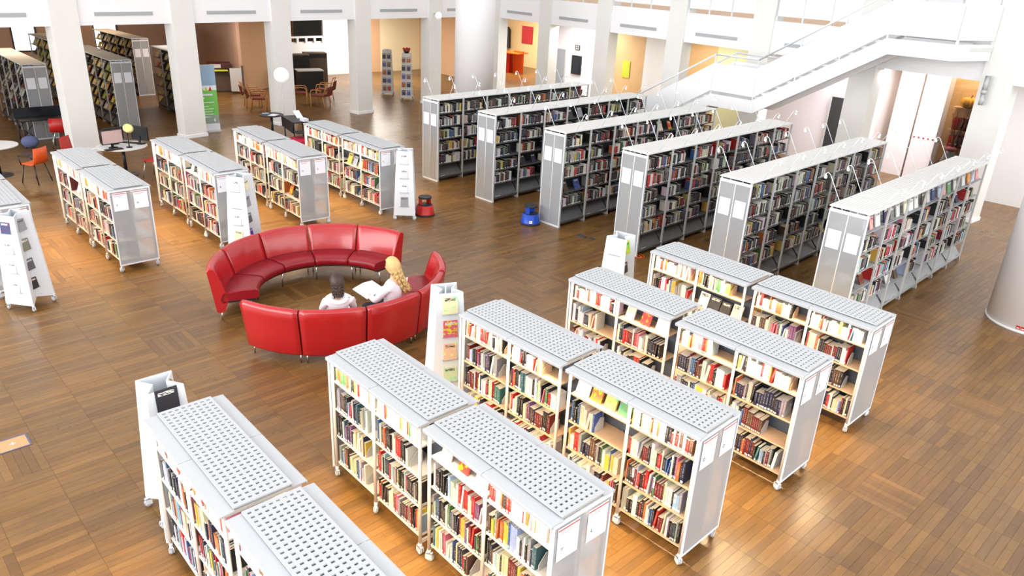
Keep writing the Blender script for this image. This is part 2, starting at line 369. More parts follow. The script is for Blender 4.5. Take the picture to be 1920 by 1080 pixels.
PASTEL = [(('white', rgb(232, 230, 226)), 34), (('cream', rgb(234, 224, 200)), 16), (('red', rgb(196, 54, 50)), 9), (('orange', rgb(222, 126, 72)), 7), (('yellow', rgb(228, 204, 120)), 4), (('brown', rgb(110, 74, 58)), 5), (('black', rgb(44, 42, 44)), 5), (('green', rgb(100, 156, 96)), 2), (('light blue', rgb(176, 198, 216)), 5), (('pink', rgb(222, 150, 168)), 3)]
def pick(pal, rnd):
    t = rnd.uniform(0, sum(w for _, w in pal))
    for c, w_ in pal:
        t -= w_
        if t <= 0: return c
    return pal[0][0]
BOXF = ((0, 3, 2, 1), (4, 5, 6, 7), (0, 1, 5, 4), (1, 2, 6, 5), (2, 3, 7, 6), (3, 0, 4, 7))   # bottom, top, front(-y), right, back, left
PAGE = rgb(226, 218, 202)
def book_geo(acc, T, th, dp, ht, col, rnd, detail=False, face_out=False):
    """append one book: x thickness, y depth with the spine at y=0, z height; face_out lays the cover in the xz plane."""
    V, Fc, C, A, U = acc
    g = .5 if face_out else 1.
    def bx(x0, x1, y0, y1, z0, z1, cols, marks):
        n = len(V)
        for p in ((x0, y0, z0), (x1, y0, z0), (x1, y1, z0), (x0, y1, z0), (x0, y0, z1), (x1, y0, z1), (x1, y1, z1), (x0, y1, z1)): V.append(tuple(T @ Vector(p)))
        for k, f in enumerate(BOXF):
            Fc.append(tuple(n + i for i in f)); c = cols[k]
            C.extend([(*c, 1.)] * 4); A.extend([(rnd, marks[k], 0, 1.)] * 4)
            U.extend([(0, 0), (1, 0), (1, 1), (0, 1)])
    z = (0,) * 6
    if detail:
        b = min(.003, th * .14)
        bx(0, th, 0, b * 1.3, 0, ht, [col] * 6, (0, 0, g, 0, 0, 0))
        bx(0, b, b * 1.3, dp, 0, ht, [col] * 6, z); bx(th - b, th, b * 1.3, dp, 0, ht, [col] * 6, z)
        bx(b, th - b, b * 1.3, dp - .004, .003, ht - .004, [PAGE] * 6, z)
    else:
        bx(0, th, 0, dp, 0, ht, [col, PAGE if not face_out else col, col, col, PAGE, col], (0, 0, g, 0, 0, 0))
def acc_new(): return ([], [], [], [], [])
def acc_mesh(acc, name):
    V, Fc, C, A, U = acc
    me = bpy.data.meshes.new(name); me.from_pydata(V, [], Fc); me.materials.append(M['book'])
    for nm, dat in (('col', C), ('aux', A)):
        a = me.color_attributes.new(nm, 'FLOAT_COLOR', 'CORNER'); fl = []
        for c in dat: fl += c
        a.data.foreach_set('color', fl)
    uv = me.uv_layers.new(name='uv'); fl = []
    for u_ in U: fl += u_
    uv.data.foreach_set('uv', fl); me.update(); return me
BOOKS = []   # (world matrix, th, dp, ht, colour name, colour, rnd, label tail, order, rank)
def shelf_books(base, x0, x1, z, hmax, pal, fill, tail, rnd, thin=(.010, .034), depth=(.13, .19), group='', var=None):
    """books upright on a board: base maps local x (along), y (into the shelf), z to the world."""
    x = x0 + rnd.uniform(0, .01); end = x0 + (x1 - x0) * fill; order = 0; run = 0
    while x < end:
        if run <= 0:
            cn, c = pick(pal, rnd); run = rnd.choice((1, 1, 1, 1, 1, 2, 3)) ; ht = rnd.uniform(.62, .97) * hmax; dp = rnd.uniform(*depth); th = rnd.uniform(*thin)
            c = tuple(min(1, q * rnd.uniform(.85, 1.15)) for q in c)
        run -= 1; order += 1
        if x + th > x1: break
        T = base @ Matrix.Translation((x, rnd.uniform(0, .012), z))
        if rnd.random() < .05 and x + th + .03 < x1: T = T @ Matrix.Rotation(R(rnd.uniform(4, 10)), 4, 'Y'); x += .028
        BOOKS.append((T, th, dp, ht, cn, c, rnd.random(), tail, order)); x += th + rnd.uniform(.0006, .002)
FACE = []
def face_row(base, x0, x1, z, n, pal, tail, rnd, h=(.19, .25), tilt=18, w_=(.13, .18), lean=.02):
    step = (x1 - x0) / n
    for i in range(n):
        cn, c = pick(pal, rnd); ww = rnd.uniform(*w_)
        T = base @ Matrix.Translation((x0 + step * (i + .5) - ww / 2, lean, z)) @ Matrix.Rotation(R(-tilt), 4, 'X')
        FACE.append((T, ww, .012 + .012 * rnd.random(), rnd.uniform(*h), cn, c, rnd.random(), tail, i + 1))

# ---------------------------------------------------------------- low mobile double-sided shelving unit
def perforated(L, W_, nx, ny, hx, hy, z, t):
    mb = MB(); px, py = L / nx, W_ / ny
    xs = [-L / 2 - .02]; ys = [-W_ / 2 - .012]
    for i in range(nx): c = -L / 2 + (i + .5) * px; xs += [c - hx / 2, c + hx / 2]
    for i in range(ny): c = -W_ / 2 + (i + .5) * py; ys += [c - hy / 2, c + hy / 2]
    xs.append(L / 2 + .02); ys.append(W_ / 2 + .012)
    nX, nY = len(xs), len(ys); vs = [(x, y, z) for y in ys for x in xs] + [(x, y, z - t) for y in ys for x in xs]; o = nX * nY; fs = []
    for j in range(nY - 1):
        for i in range(nX - 1):
            a, b, c, d = j * nX + i, j * nX + i + 1, (j + 1) * nX + i + 1, (j + 1) * nX + i
            if i % 2 == 1 and j % 2 == 1: fs += [(a, b, o + b, o + a), (b, c, o + c, o + b), (c, d, o + d, o + c), (d, a, o + a, o + d)]
            else: fs += [(a, b, c, d), (o + d, o + c, o + b, o + a)]
    for i in range(nX - 1): fs += [(i + 1, i, o + i, o + i + 1), ((nY - 1) * nX + i, (nY - 1) * nX + i + 1, o + (nY - 1) * nX + i + 1, o + (nY - 1) * nX + i)]
    for j in range(nY - 1): fs += [(j * nX, (j + 1) * nX, o + (j + 1) * nX, o + j * nX), ((j + 1) * nX + nX - 1, j * nX + nX - 1, o + j * nX + nX - 1, o + (j + 1) * nX + nX - 1)]
    return mb.add(vs, fs)
LZ = (.20, .54, .87, 1.20)
def castor_parts(parent, x, y, z=0., r=.042, rot=0.):
    c = obj('castor', MB(Matrix.Translation((x, y, 0)) @ Matrix.Rotation(rot, 4, 'Z')).tube((0, 0, .085), (0, 0, .13), .02, 8).box(-.03, .035, -.024, -.017, .03, .09).box(-.03, .035, .017, .024, .03, .09).box(-.03, .035, -.024, .024, .082, .09), 'white', parent)
    obj('wheel', MB(Matrix.Translation((x, y, 0)) @ Matrix.Rotation(rot, 4, 'Z')).tube((.008, -.014, r), (.008, .014, r), r, 12), 'castor', c)
def low_unit(end_front, end_back, letters, wood):
    t = thing('mobile_bookshelf', '', 'bookshelf')
    obj('perforated_top', perforated(1.54, .44, 27, 8, .021, .030, 1.50, .012), 'topgrey', t, fix=False)
    for s in (-1, 1):
        poly = [(s * .225, 1.476), (s * .345, 1.472), (s * .352, 1.466), (s * .350, 1.438), (s * .343, 1.438), (s * .343, 1.462), (s * .225, 1.466)]
        mb = MB(); xs = (-.80, .80)
        mb.prism(poly, 'x', xs[0], -.003).prism(poly, 'x', .003, xs[1]); obj('top_flange', mb, 'topgrey', t)
        obj('light_strip', MB().box(-.74, .74, s * .27 - .02, s * .27 + .02, 1.435, 1.455), 'ivory', t)
    for x in (-.765, 0, .765):
        for y in (-.30, .30):
            obj('post', MB().tube((x, y, .12), (x, y, 1.47), .017, 8), 'ivory', t)
            castor_parts(t, x, y, rot=RB.uniform(0, 6))
    obj('added_baffle', MB().box(-.77, .77, -.235, .235, 1.465, 1.47), 'topgrey', t)  # added pan below the holes, keeps strip light from leaking up through them
    obj('divider', MB().box(-.76, .76, -.006, .006, .2, 1.45), 'slate', t)
    for x in (-.765, 0, .765):
        for zc in (.13, 1.43): obj('cross_bar', MB().box(x - .012, x + .012, -.30, .30, zc, zc + .03), 'ivory', t)
    for z in LZ:
        for s in (-1, 1):
            for b in (0, 1):
                x0, x1 = (-.745, -.02) if b == 0 else (.02, .745)
                mb = MB().box(x0, x1, min(s * .02, s * .295), max(s * .02, s * .295), z - .018, z)
                obj('shelf', mb, 'shelfwood' if wood else 'ivory', t)
    for e, x in ((end_back, -.795), (end_front, .795)):
        if not e: continue
        s = 1 if x > 0 else -1
        obj('end_panel', MB().box(x - .004, x + .004, -.315, .315, .13, 1.455), 'frost', t)
        obj('end_frame', MB().box(x - .008, x + .008, -.33, -.312, .12, 1.46).box(x - .008, x + .008, .312, .33, .12, 1.46).box(x - .008, x + .008, -.312, .312, .12, .145).box(x - .008, x + .008, -.312, .312, 1.43, 1.46), 'white', t)
        obj('middle_tube', MB().tube((x - s * .02, 0, .13), (x - s * .02, 0, 1.45), .016, 8), 'ivory', t)
        if letters and s > 0:
            for y, ch in ((-.165, letters[0]), (.165, letters[1])):
                p = obj('paper_sign', MB().box(x + .009, x + .011, y - .115, y + .115, 1.10, 1.41), 'paper', t)
                obj('red_line', MB().box(x + .011, x + .012, y - .11, y + .115, 1.385, 1.397), 'redline', p)
                Mx = Matrix.Translation((x + .0125, y - .06, 1.20)) @ Matrix.Rotation(R(90), 4, 'Z') @ Matrix.Rotation(R(90), 4, 'X')
                lettering(ch, .05, 'ink', p, Mx)
                obj('small_print', MB().box(x + .011, x + .012, y - .09, y + .06, 1.36, 1.366).box(x + .011, x + .012, y - .09, y + .03, 1.345, 1.351), 'greyink', p)
    return t
def place(t, u, v, rz):
    t.location = (u, v, 0); t.rotation_euler = (0, 0, rz); return t
def shelf_light(M4, e=20):
    for s in (-1, 1):
        p = M4 @ Vector((0, s * .30, 1.43)); q = M4 @ Vector((0, s * 1.15, .0))
        l = bpy.data.lights.new('shelf_light', 'AREA'); l.shape = 'RECTANGLE'; l.size = 1.5; l.size_y = .03; l.energy = e; l.color = (1., .76, .46); l.spread = R(118)
        o_ = bpy.data.objects.new('shelf_light', l); COL.objects.link(o_)
        d = (q - p).normalized(); xa = (M4.to_3x3() @ Vector((1, 0, 0))).normalized(); za = -d; ya = za.cross(xa).normalized(); xa = ya.cross(za)
        o_.matrix_world = Matrix.Translation(p) @ Matrix((xa, ya, za)).transposed().to_4x4()
ROWN = {'A': 'bottom left low row', 'B': 'bottom centre low row', 'C': 'middle low row', 'D': 'fourth low row', 'E': 'fifth low row',
        'F': 'left edge low row', 'G': 'round-table low row', 'H': 'banner low row', 'I': 'above-sofa low row', 'J': 'topmost low row'}
protos = {}
def get_unit(front, back, letters, wood):
    k = (front, back, letters, wood)
    if k not in protos: protos[k] = low_unit(front, back, letters, wood); return protos[k]
    return copy_tree(protos[k])
UNITS = [('A', 1, -5.247, 1.86, -.9, 0), ('A', 2, -3.593, 1.861, -.9, 0), ('B', 1, -5.296, 3.649, -.6, 0), ('B', 2, -3.646, 3.644, -.9, 0),
         ('C', 1, -5.283, 5.40, 1.4, 1), ('C', 2, -3.612, 5.432, 1.1, 1), ('D', 1, -5.266, 7.243, 1.6, 1), ('D', 2, -3.57, 7.251, .2, 1), ('E', 1, -5.263, 8.982, -.4, 1), ('E', 2, -3.602, 9.0, .1, 1)]
for r_, v_, u_, yw in (('F', 1.93, -14.90, 0), ('G', 3.722, -14.944, .6), ('H', 5.601, -15.095, -.8), ('I', 7.458, -15.336, -2.6), ('J', 9.21, -15.146, -.5)):
    c_, s_ = math.cos(R(yw)), math.sin(R(yw))
    UNITS += [(r_, 1, u_ - .85 * c_, v_ - .85 * s_, yw, 0), (r_, 2, u_ + .85 * c_, v_ + .85 * s_, yw, 0)]
LET = {'A': 'SY', 'B': 'YL', 'C': 'DD', 'D': 'S2', 'E': 'EF', 'F': 'AB', 'G': 'FA', 'H': 'BA', 'I': 'DE', 'J': 'SL'}
for (r_, n_, u_, v_, yw, wd) in UNITS:
    t = get_unit(n_ == 2, n_ == 1, LET[r_] if n_ == 2 else None, bool(wd))
    place(t, u_, v_, R(yw)); t['group'] = 'white mobile bookshelves in low rows'
    t['label'] = 'white low bookshelf on castors, %s unit of the %s' % ('farther' if n_ == 1 else 'nearer', ROWN[r_])
    t['category'] = 'bookshelf'
    if r_ in 'FGHIJ':
        t['label'] = 'white low bookshelf on castors, %s half of the %s' % ('nearer' if n_ == 2 else 'farther', ROWN[r_])
    M4 = Matrix.Translation((u_, v_, 0)) @ Matrix.Rotation(R(yw), 4, 'Z')
    shelf_light(M4, 20 if r_ < 'F' else 17)
    for si, z in enumerate(LZ):
        for b in (0, 1):
            x0, x1 = (-.74, -.022) if b == 0 else (.022, .74)
            base = M4 @ Matrix.Translation((0, -.285, 0))
            bay = (n_ - 1) * 2 + b; ordn = ('1st', '2nd', '3rd', '4th')
            tail = '%s shelf, %s bay, %s' % (('top', '2nd', '3rd', 'lowest')[3 - si], ordn[bay], ROWN[r_])
            rr = random.Random(hash_ := (ord(r_) * 1009 + n_ * 101 + b * 17 + si * 7))
            special = {('B', 2, 0, 3): 3, ('C', 2, 0, 3): 4, ('D', 1, 1, 3): 3, ('G', 1, 1, 2): 2, ('H', 2, 0, 3): 2, ('I', 2, 1, 1): 3, ('J', 2, 0, 2): 3, ('E', 1, 1, 2): 4}.get((r_, n_, b, si))
            fill = rr.choice((.98, .95, .9, .8, .72, .98)) if r_ in 'BFGHIJA' else rr.choice((.95, .85, .7, .55, .9, .75))
            if special: face_row(base, x0, x1, z, special, PASTEL, tail, rr, tilt=20, lean=.05); continue
            if (r_, n_, b, si) == ('C', 2, 0, 2): fill = .42
            if (r_, n_, b, si) == ('C', 1, 1, 3): fill = .62
            pal = PASTEL if si == 3 else BRIGHT  # paler covers on the top shelf put the strip lamp's bleaching into the colour
            shelf_books(base, x0, x1, z, .265 if si < 3 else .22, pal, fill, tail, rr)
            if fill < .9:
                bx_ = x0 + (x1 - x0) * fill + .02
                e_ = obj('bookend', MB().prism([(.02, z), (.16, z), (.16, z + .13), (.10, z + .15), (.02, z + .06)], 'x', bx_, bx_ + .004, 0), 'grey_metal' if si < 3 else 'shelfwood')
                e_.matrix_world = base; tag(e_, 'flat bookend, %s' % tail, 'bookend', 'bookends on the low shelves')

# ---------------------------------------------------------------- tall shelving rows
KZ = (.15, .45, .77, 1.09, 1.41, 1.74); KB = .83
def gooseneck(parent, x, y, s):
    l = obj('reading_lamp', MB().path([(x, y, 2.08), (x + s * .03, y, 2.12), (x + s * .22, y - .02, 2.46), (x + s * .26, y - .03, 2.49), (x + s * .30, y - .03, 2.46)], .006, 6), 'white', parent)
    obj('lamp_head', MB().tube((x + s * .30, y - .03, 2.465), (x + s * .285, y - .03, 2.41), .012, 8, r1=.028), 'white', l)
    obj('bulb', MB().sphere((x + s * .285, y - .03, 2.407), .019, 8, 6), 'lampglow', l)
def tall_row(nb, side, shelfmat, papers, lamps, wide=.56, faceonly=False):
    t = thing('tall_bookshelf', '', 'bookshelf'); h = wide / 2; Ln = nb * KB
    mb = MB(); nst = 12
    obj('top_board', MB().box(-h - .035, h + .035, -.03, Ln + .03, 2.065, 2.085), 'ktop', t)
    for b in range(nb):
        m2 = MB()
        for i in range(nst):
            w0 = -h - .03 + i * (wide + .06) / nst; m2.box(w0 + .003, w0 + (wide + .06) / nst - .003, b * KB + .003, (b + 1) * KB - .003, 2.085, 2.092)
        obj('top_slats', m2, 'ktop', t)
    for k in range(nb + 1):
        for s in (-1, 1):
            obj('post', MB().box(s * h - .014, s * h + .014, k * KB - .02, k * KB + .02, 0, 2.06), 'grey_metal', t)
        obj('foot', MB().box(-h - .02, h + .02, k * KB - .02, k * KB + .02, 0, .05), 'grey_metal', t)
    obj('back_panel', MB().box(-.008, .008, 0, Ln, .06, 2.05), 'charcoal' if shelfmat == 'kshelf' else 'grey_metal', t)
    for z in KZ[1:]:
        for b in range(nb):
            obj('shelf', MB().box(-h + .005, h - .005, b * KB + .022, (b + 1) * KB - .022, z - .02, z), shelfmat, t)
    for b in range(nb):
        for s in (-1, 1):
            obj('sloped_tray', MB().prism([(s * .01, .40), (s * .03, .42), (s * (h + .02), .10), (s * (h + .02), .13), (s * (h + .01), .135), (s * (h - .01), .06)] if s > 0 else [(-.01, .40), (-(h - .01), .06), (-(h + .01), .135), (-(h + .02), .13), (-(h + .02), .10), (-.03, .42)], 'y', b * KB + .025, (b + 1) * KB - .025), shelfmat, t)
    obj('end_panel', MB().box(-h - .01, h + .01, -.03, -.022, .03, 2.02), 'frost', t)
    obj('end_frame', MB().box(-h - .022, -h - .002, -.036, -.018, 0, 2.04).box(h + .002, h + .022, -.036, -.018, 0, 2.04).box(-h, h, -.036, -.018, 0, .04).box(-h, h, -.036, -.018, 1.99, 2.04), 'white', t)
    obj('middle_tube', MB().tube((0, -.015, .03), (0, -.015, 2.02), .018, 8), 'ivory', t)
    obj('support_pins', MB().tube((-.12, -.02, 2.03), (-.12, -.02, 2.07), .006, 6).tube((.12, -.02, 2.03), (.12, -.02, 2.07), .006, 6), 'white', t)
    if papers:
        for x in (-.145, .145): obj('paper_sign', MB().box(x - .105, x + .105, -.040, -.0365, 1.42, 1.72), 'paper', t)
    if lamps:
        for b in range(nb):
            for s in (-1, 1): gooseneck(t, s * (h + .02), (b + .35) * KB, s)
    return t
KN = ('first', 'second', 'third', 'fourth', 'fifth', 'sixth')
KROWS = [(-15.324, 11.617, 2.0), (-13.122, 11.572, 1.8), (-10.888, 11.534, 1.4), (-8.712, 11.50, 1.5), (-6.412, 11.35, 1.5), (-4.395, 11.243, 1.3)]
pk = tall_row(7, 1, 'kshelf', True, True); pk6 = tall_row(7, 1, 'kgrey', True, True)
for i, (u_, v_, yw) in enumerate(KROWS):
    t = pk6 if i == 5 else (pk if i == 0 else copy_tree(pk))
    place(t, u_, v_ + .03, R(yw)); t['group'] = 'tall frosted-ended bookshelf rows'; t['category'] = 'bookshelf'
    t['label'] = ('tall frosted-ended bookshelf row with clip lamps, %s from the round white column' % KN[i] if i < 5 else 'tall frosted-ended bookshelf row nearest the right wall, with pale grey shelves')
    M4 = Matrix.Translation((u_, v_ + .03, 0)) @ Matrix.Rotation(R(yw), 4, 'Z')
    for b in range(7):
        base = M4 @ Matrix.Translation((.262, b * KB, 0)) @ Matrix.Rotation(R(90), 4, 'Z')
        for si, z in enumerate(KZ):
            rr = random.Random(5000 + i * 331 + b * 29 + si)
            tail = '%s bay, %s, %s tall row' % (('1st', '2nd', '3rd', '4th', '5th', '6th', '7th')[b], ('bottom tray', '5th shelf', '4th shelf', '3rd shelf', '2nd shelf', 'top shelf')[si], KN[i])
            if si == 0:
                if rr.random() < .75:
                    bs = M4 @ Matrix.Translation((.285, b * KB, .12)) @ Matrix.Rotation(R(90), 4, 'Z')
                    face_row(bs, .05, .78, .01, rr.choice((2, 3, 4)), DARK, tail, rr, tilt=42, lean=.01, w_=(.12, .16), h=(.15, .2))
                continue
            if i == 5 and si == 5: face_row(base, .04, .80, z, 3, DARK if b % 2 else PASTEL, tail, rr, tilt=14, lean=.04, w_=(.12, .19)); continue
            if rr.random() < .07: face_row(base, .04, .80, z, 2, BRIGHT, tail, rr, tilt=25, lean=.04); continue
            fill = rr.choice((.98, .95, .9, .7, .6, .98, .85)); st = rr.uniform(0, .04)
            shelf_books(base, .03 + st, .805, z, .25, DARK if i < 5 else (BRIGHT + DARK[:2]), fill, tail, rr, thin=(.014, .034) if i > 2 else (.017, .04))
# reading-room shelving behind the colonnade
pl = tall_row(5, -1, 'kshelf', True, False)
LROWS = [(-24.85, 5.03, 180 - 90, 'in the lower room behind the black desk'), (-25.05, 7.36, 90, 'in the lower room behind the round computer table'),
         (-26.85, 9.75, 90, 'in the lower room left of the green banner'), (-31.0, 9.9, 92, 'brown-shaded, deep in the lower room'),
         (-29.45, 7.2, 91, 'amber-lit, farther in the lower room'), (-26.6, 2.6, 90, 'at the left edge of the lower room')]
AMB = [(('amber', rgb(214, 160, 90)), 5), (('cream', rgb(222, 190, 150)), 6), (('white', rgb(206, 196, 190)), 3), (('olive', rgb(170, 160, 80)), 2), (('black', rgb(40, 32, 30)), 2), (('red', rgb(150, 50, 40)), 1)]
for i, (u_, v_, a_, wh) in enumerate(LROWS):
    t = pl if i == 0 else (tall_row(2, -1, 'kshelf', True, False) if i == 2 else copy_tree(pl))
    place(t, u_, v_, R(a_)); t['label'] = 'tall magazine shelf %s' % wh; t['category'] = 'bookshelf'; t['group'] = 'tall magazine shelves behind the colonnade'
    M4 = Matrix.Translation((u_, v_, 0)) @ Matrix.Rotation(R(a_), 4, 'Z')
    for b in range(2 if i == 2 else 5):
        base = M4 @ Matrix.Translation((-.27, (b + 1) * KB, 0)) @ Matrix.Rotation(R(-90), 4, 'Z')
        for si, z in enumerate(KZ[1:]):
            rr = random.Random(9000 + i * 37 + b * 7 + si)
            face_row(base, .05, .78, z, 2 if i else 3, AMB if i else DARK, '%s bay, %s, %s' % (('1st', '2nd', '3rd', '4th', '5th')[b], ('lowest shelf', '4th shelf', '3rd shelf', '2nd shelf', 'top shelf')[si], ('shelf behind black desk', 'shelf behind round table', 'shelf left of banner', 'deep lower-room shelf', 'amber lower-room shelf', 'left-edge lower-room shelf')[i]), rr, tilt=28, lean=.03, w_=(.2, .3) if i else (.14, .2), h=(.2, .26))

# books as objects: the 300 that show largest, the rest as one
def vis_rank(T, dp, ht):
    p = T @ Vector((.01, 0, ht * .6)); x, y, z = project(p)
    if not (3 < x < 1917 and 3 < y < 1077): return 0
    if p[0] > -7 and p[1] < 9.5 and hidden_by_low(tuple(p)): return 0
    return 1
rank = []
for i, b in enumerate(BOOKS):
    T, th, dp, ht = b[:4]
    if vis_rank(T, dp, ht):
        z = project(T @ Vector((0, 0, ht / 2)))[2]; rank.append((th * ht / z ** 2 * (1 if z < 12 else .3), i))
rank.sort(reverse=True); chosen = set(i for _, i in rank[:300])
rest = acc_new()
for i, (T, th, dp, ht, cn, c, rnd, tail, order) in enumerate(BOOKS):
    if i in chosen:
        a = acc_new(); book_geo(a, Matrix(), th, dp, ht, c, rnd, True); o = link('book', acc_mesh(a, 'book')); o.matrix_world = T
        sfx = {1: 'st', 2: 'nd', 3: 'rd'}.get(order if order < 20 else order % 10, 'th')
        tag(o, '%s book, %d%s from left, %s' % (cn, order, sfx, tail), 'book', 'books that show largest on the low shelves')
    else: book_geo(rest, T, th, dp, ht, c, rnd)
for o in [o for o in COL.objects if o.name.startswith('book') and 'label' in o]:
    for key, ch_, m_ in (('4th from left, 3rd shelf, 4th bay, middle low row', 'E', 'ink'), ('2nd from left, top shelf, 3rd bay, fifth low row', 'B', 'ink')):
        if o['label'].endswith(key):
            xs_ = [v.co.x for v in o.data.vertices]; zs_ = [v.co.z for v in o.data.vertices]
            obj('spine_patch', MB().box(.001, max(xs_) - .001, -.0015, 0, max(zs_) * .45, max(zs_) - .005), 'paper', o)
            lettering(ch_, .04, m_, o, Matrix.Translation((max(xs_) / 2, -.002, max(zs_) * .75)) @ Matrix.Rotation(R(90), 4, 'X'))
o = link('books', acc_mesh(rest, 'books')); tag(o, 'the many further spines standing on the low and tall shelves', 'books', None, 'stuff')
rest = acc_new(); near = []
for i, f in enumerate(FACE):
    x, y, z = project(f[0].translation); near.append((z if (0 < x < 1920 and 0 < y < 1080) else 99, i))
near.sort(); ch = set(i for z, i in near[:160] if z < 22)
for i, (T, ww, th, ht, cn, c, rnd, tail, order) in enumerate(FACE):
    if i in ch:
        a = acc_new(); book_geo(a, Matrix(), ww, th, ht, c, rnd, False, True); o = link('display_book', acc_mesh(a, 'display_book')); o.matrix_world = T
        tag(o, '%s book facing out, %s from left, %s' % (cn, ('1st', '2nd', '3rd', '4th')[order - 1], tail), 'book', 'books shown cover outwards')
    else: book_geo(rest, T, ww, th, ht, c, rnd, False, True)
o = link('magazines', acc_mesh(rest, 'magazines')); tag(o, 'the many further magazines shown cover outwards on distant shelves', 'magazines', None, 'stuff')
#PART2
# ---------------------------------------------------------------- colonnade, beams, mezzanine
def lerp2(a, b, t): return (a[0] + (b[0] - a[0]) * t, a[1] + (b[1] - a[1]) * t)
def quadprism(mb, p, q, n, d, z0, z1, mi=0):
    """vertical slab from plan point p to q, thickness d along unit normal n."""
    a = [(p[0], p[1]), (q[0], q[1]), (q[0] + n[0] * d, q[1] + n[1] * d), (p[0] + n[0] * d, p[1] + n[1] * d)]
    return mb.prism(a, 'z', z0, z1, mi)
# left facade: plan direction along +v, drifting to -u; columns given by the v of their far (right-hand) edge
LA, LB = (-22.62, 5.81), (-24.5, 19.1)
ld = Vector((LB[0] - LA[0], LB[1] - LA[1])).normalized(); ln = Vector((-ld.y, ld.x))   # ln points to -u (behind)
if ln.x > 0: ln = -ln
def LP(s): return (LA[0] + ld.x * s, LA[1] + ld.y * s)
leftcols = [-3.3 * 2 , -3.3, 0., 3.17, 6.45, 9.82, 13.42, 16.3]
CW = .68
nwall = [0]
def column(p, q, n, depth, skirt):
    t = sgroup('column')
    mb = quadprism(MB(), p, q, n, depth, 0, 8.5)
    obj('shaft', mb, 'concrete', t)
    c = ((p[0] + q[0]) / 2, (p[1] + q[1]) / 2); e = .025
    d = Vector((q[0] - p[0], q[1] - p[1])).normalized(); nn = Vector(n)
    P = Vector(p) - d * e - nn * e; Q = Vector(q) + d * e - nn * e
    obj('base_skirt', quadprism(MB(), P, Q, n, depth + 2 * e, 0, .09), 'paint', t)
    return t
def facade(name, ends, P, d, n, labels, cols_depth=.45):
    for i, s in enumerate(ends):
        t = column(P(s - CW), P(s), n, cols_depth, True); t.name = 'column'; t['label'] = labels[i]
    for i in range(len(ends) - 1):
        a, b = ends[i], ends[i + 1] - CW; off = Vector(n) * .06
        p, q = Vector(P(a)) + off, Vector(P(b)) + off
        bm_ = struct('beam', quadprism(MB(), p, q, n, .25, 3.27, 4.15), 'paint')
        # ventilation slot in the beam: recessed grey louvre
        m0 = Vector(P(a + (b - a) * .17)) + off; m1 = Vector(P(a + (b - a) * .80)) + off
        if name == 'right' and i == 5: v = None
        else: v = True
        if v: v = obj('vent_grille', quadprism(MB(), m0 - Vector(n) * .012, m1 - Vector(n) * .012, n, .02, 3.50, 3.60), 'vent', bm_)
        mb = MB()
        for k in range(4): quadprism(mb, m0 - Vector(n) * .02, m1 - Vector(n) * .02, n, .01, 3.508 + k * .024, 3.518 + k * .024)
        if v: obj('louvres', mb, 'grey_metal', v)['kind'] = 'stuff'
        # mezzanine parapet of white panels with a slot and posts
        L_ = (q - p).length; dd = (q - p).normalized(); npan = 3
        par = sgroup('mezzanine_parapet')
        for k in range(npan):
            a2 = p + dd * (L_ * k / npan + .01); b2 = p + dd * (L_ * (k + 1) / npan - .01)
            obj('parapet_panel', quadprism(MB(), a2, b2, n, .03, 4.29, 5.45), 'glasswhite', par)
        for k in range(npan + 1):
            c = p + dd * min(max(L_ * k / npan, .03), L_ - .03)
            obj('parapet_post', quadprism(MB(), c - dd * .025, c + dd * .025, n, .03, 4.15, 5.5), 'white', par)
facade('left', leftcols, LP, ld, tuple(ln), ['concrete column outside the left edge', 'concrete column beyond the left edge', 'first concrete column from the left', 'concrete column behind the green banner', 'concrete column behind the globe lamp',
       'concrete column fourth from the left, standing clear on the floor', 'concrete column left of the round white column', 'concrete column at the hidden corner'])
RA, RB_ = (-21.0, 21.58), (-5.0, 20.25)
rd = Vector((RB_[0] - RA[0], RB_[1] - RA[1])).normalized(); rn = Vector((-rd.y, rd.x))
if rn.y < 0: rn = -rn
def RP(s): return (RA[0] + rd.x * s, RA[1] + rd.y * s)
rightcols = [-3.2, 0., 3.15, 6.45, 9.62, 12.85, 16.05, 19.3, 22.6]
facade('right', rightcols, RP, rd, tuple(rn), ['concrete column just right of the round white column', 'concrete column right of the orange room', 'concrete column right of the black wall screen',
       'concrete column right of the lime poster', 'concrete column rising behind the stair landing', 'short-looking concrete pillar under the stair', 'broad concrete column at the right with a wall lamp', 'concrete column beyond the right edge', 'concrete column outside the right edge'])
# mezzanine slabs (ceilings of the lower rooms)
struct('ceiling', MB().prism([(-45, -9), (LP(-14)[0] - .32, -9), (LP(17)[0] - .32, 22.1), (-22, 22.1), (8, 20.0), (8, 37), (-45, 37)], 'z', 3.32, 3.7), 'paint', label='white underside of the mezzanine above the lower rooms')
struct('floor_mezzanine', MB().prism([(-45, -9), (LP(-14)[0] - .34, -9), (LP(17)[0] - .34, 22.2), (-22, 22.2), (8, 20.1), (8, 37), (-45, 37)], 'z', 3.72, 4.12), 'shelfwood', label='wood mezzanine floor level')
mbc = MB()
for k in range(14): mbc.box(-45 + k * 4, -45 + k * 4 + 2.2, -11, 37, 9.4, 9.7)  # open gaps between the strips are added to let even daylight down
for k in range(5): mbc.box(-45, 10, -11 + k * 11.6, -11 + k * 11.6 + 1.6, 9.7, 9.9)
struct('ceiling_hall', mbc, 'paint', label='white beamed ceiling high above the hall, gaps added for even top light')
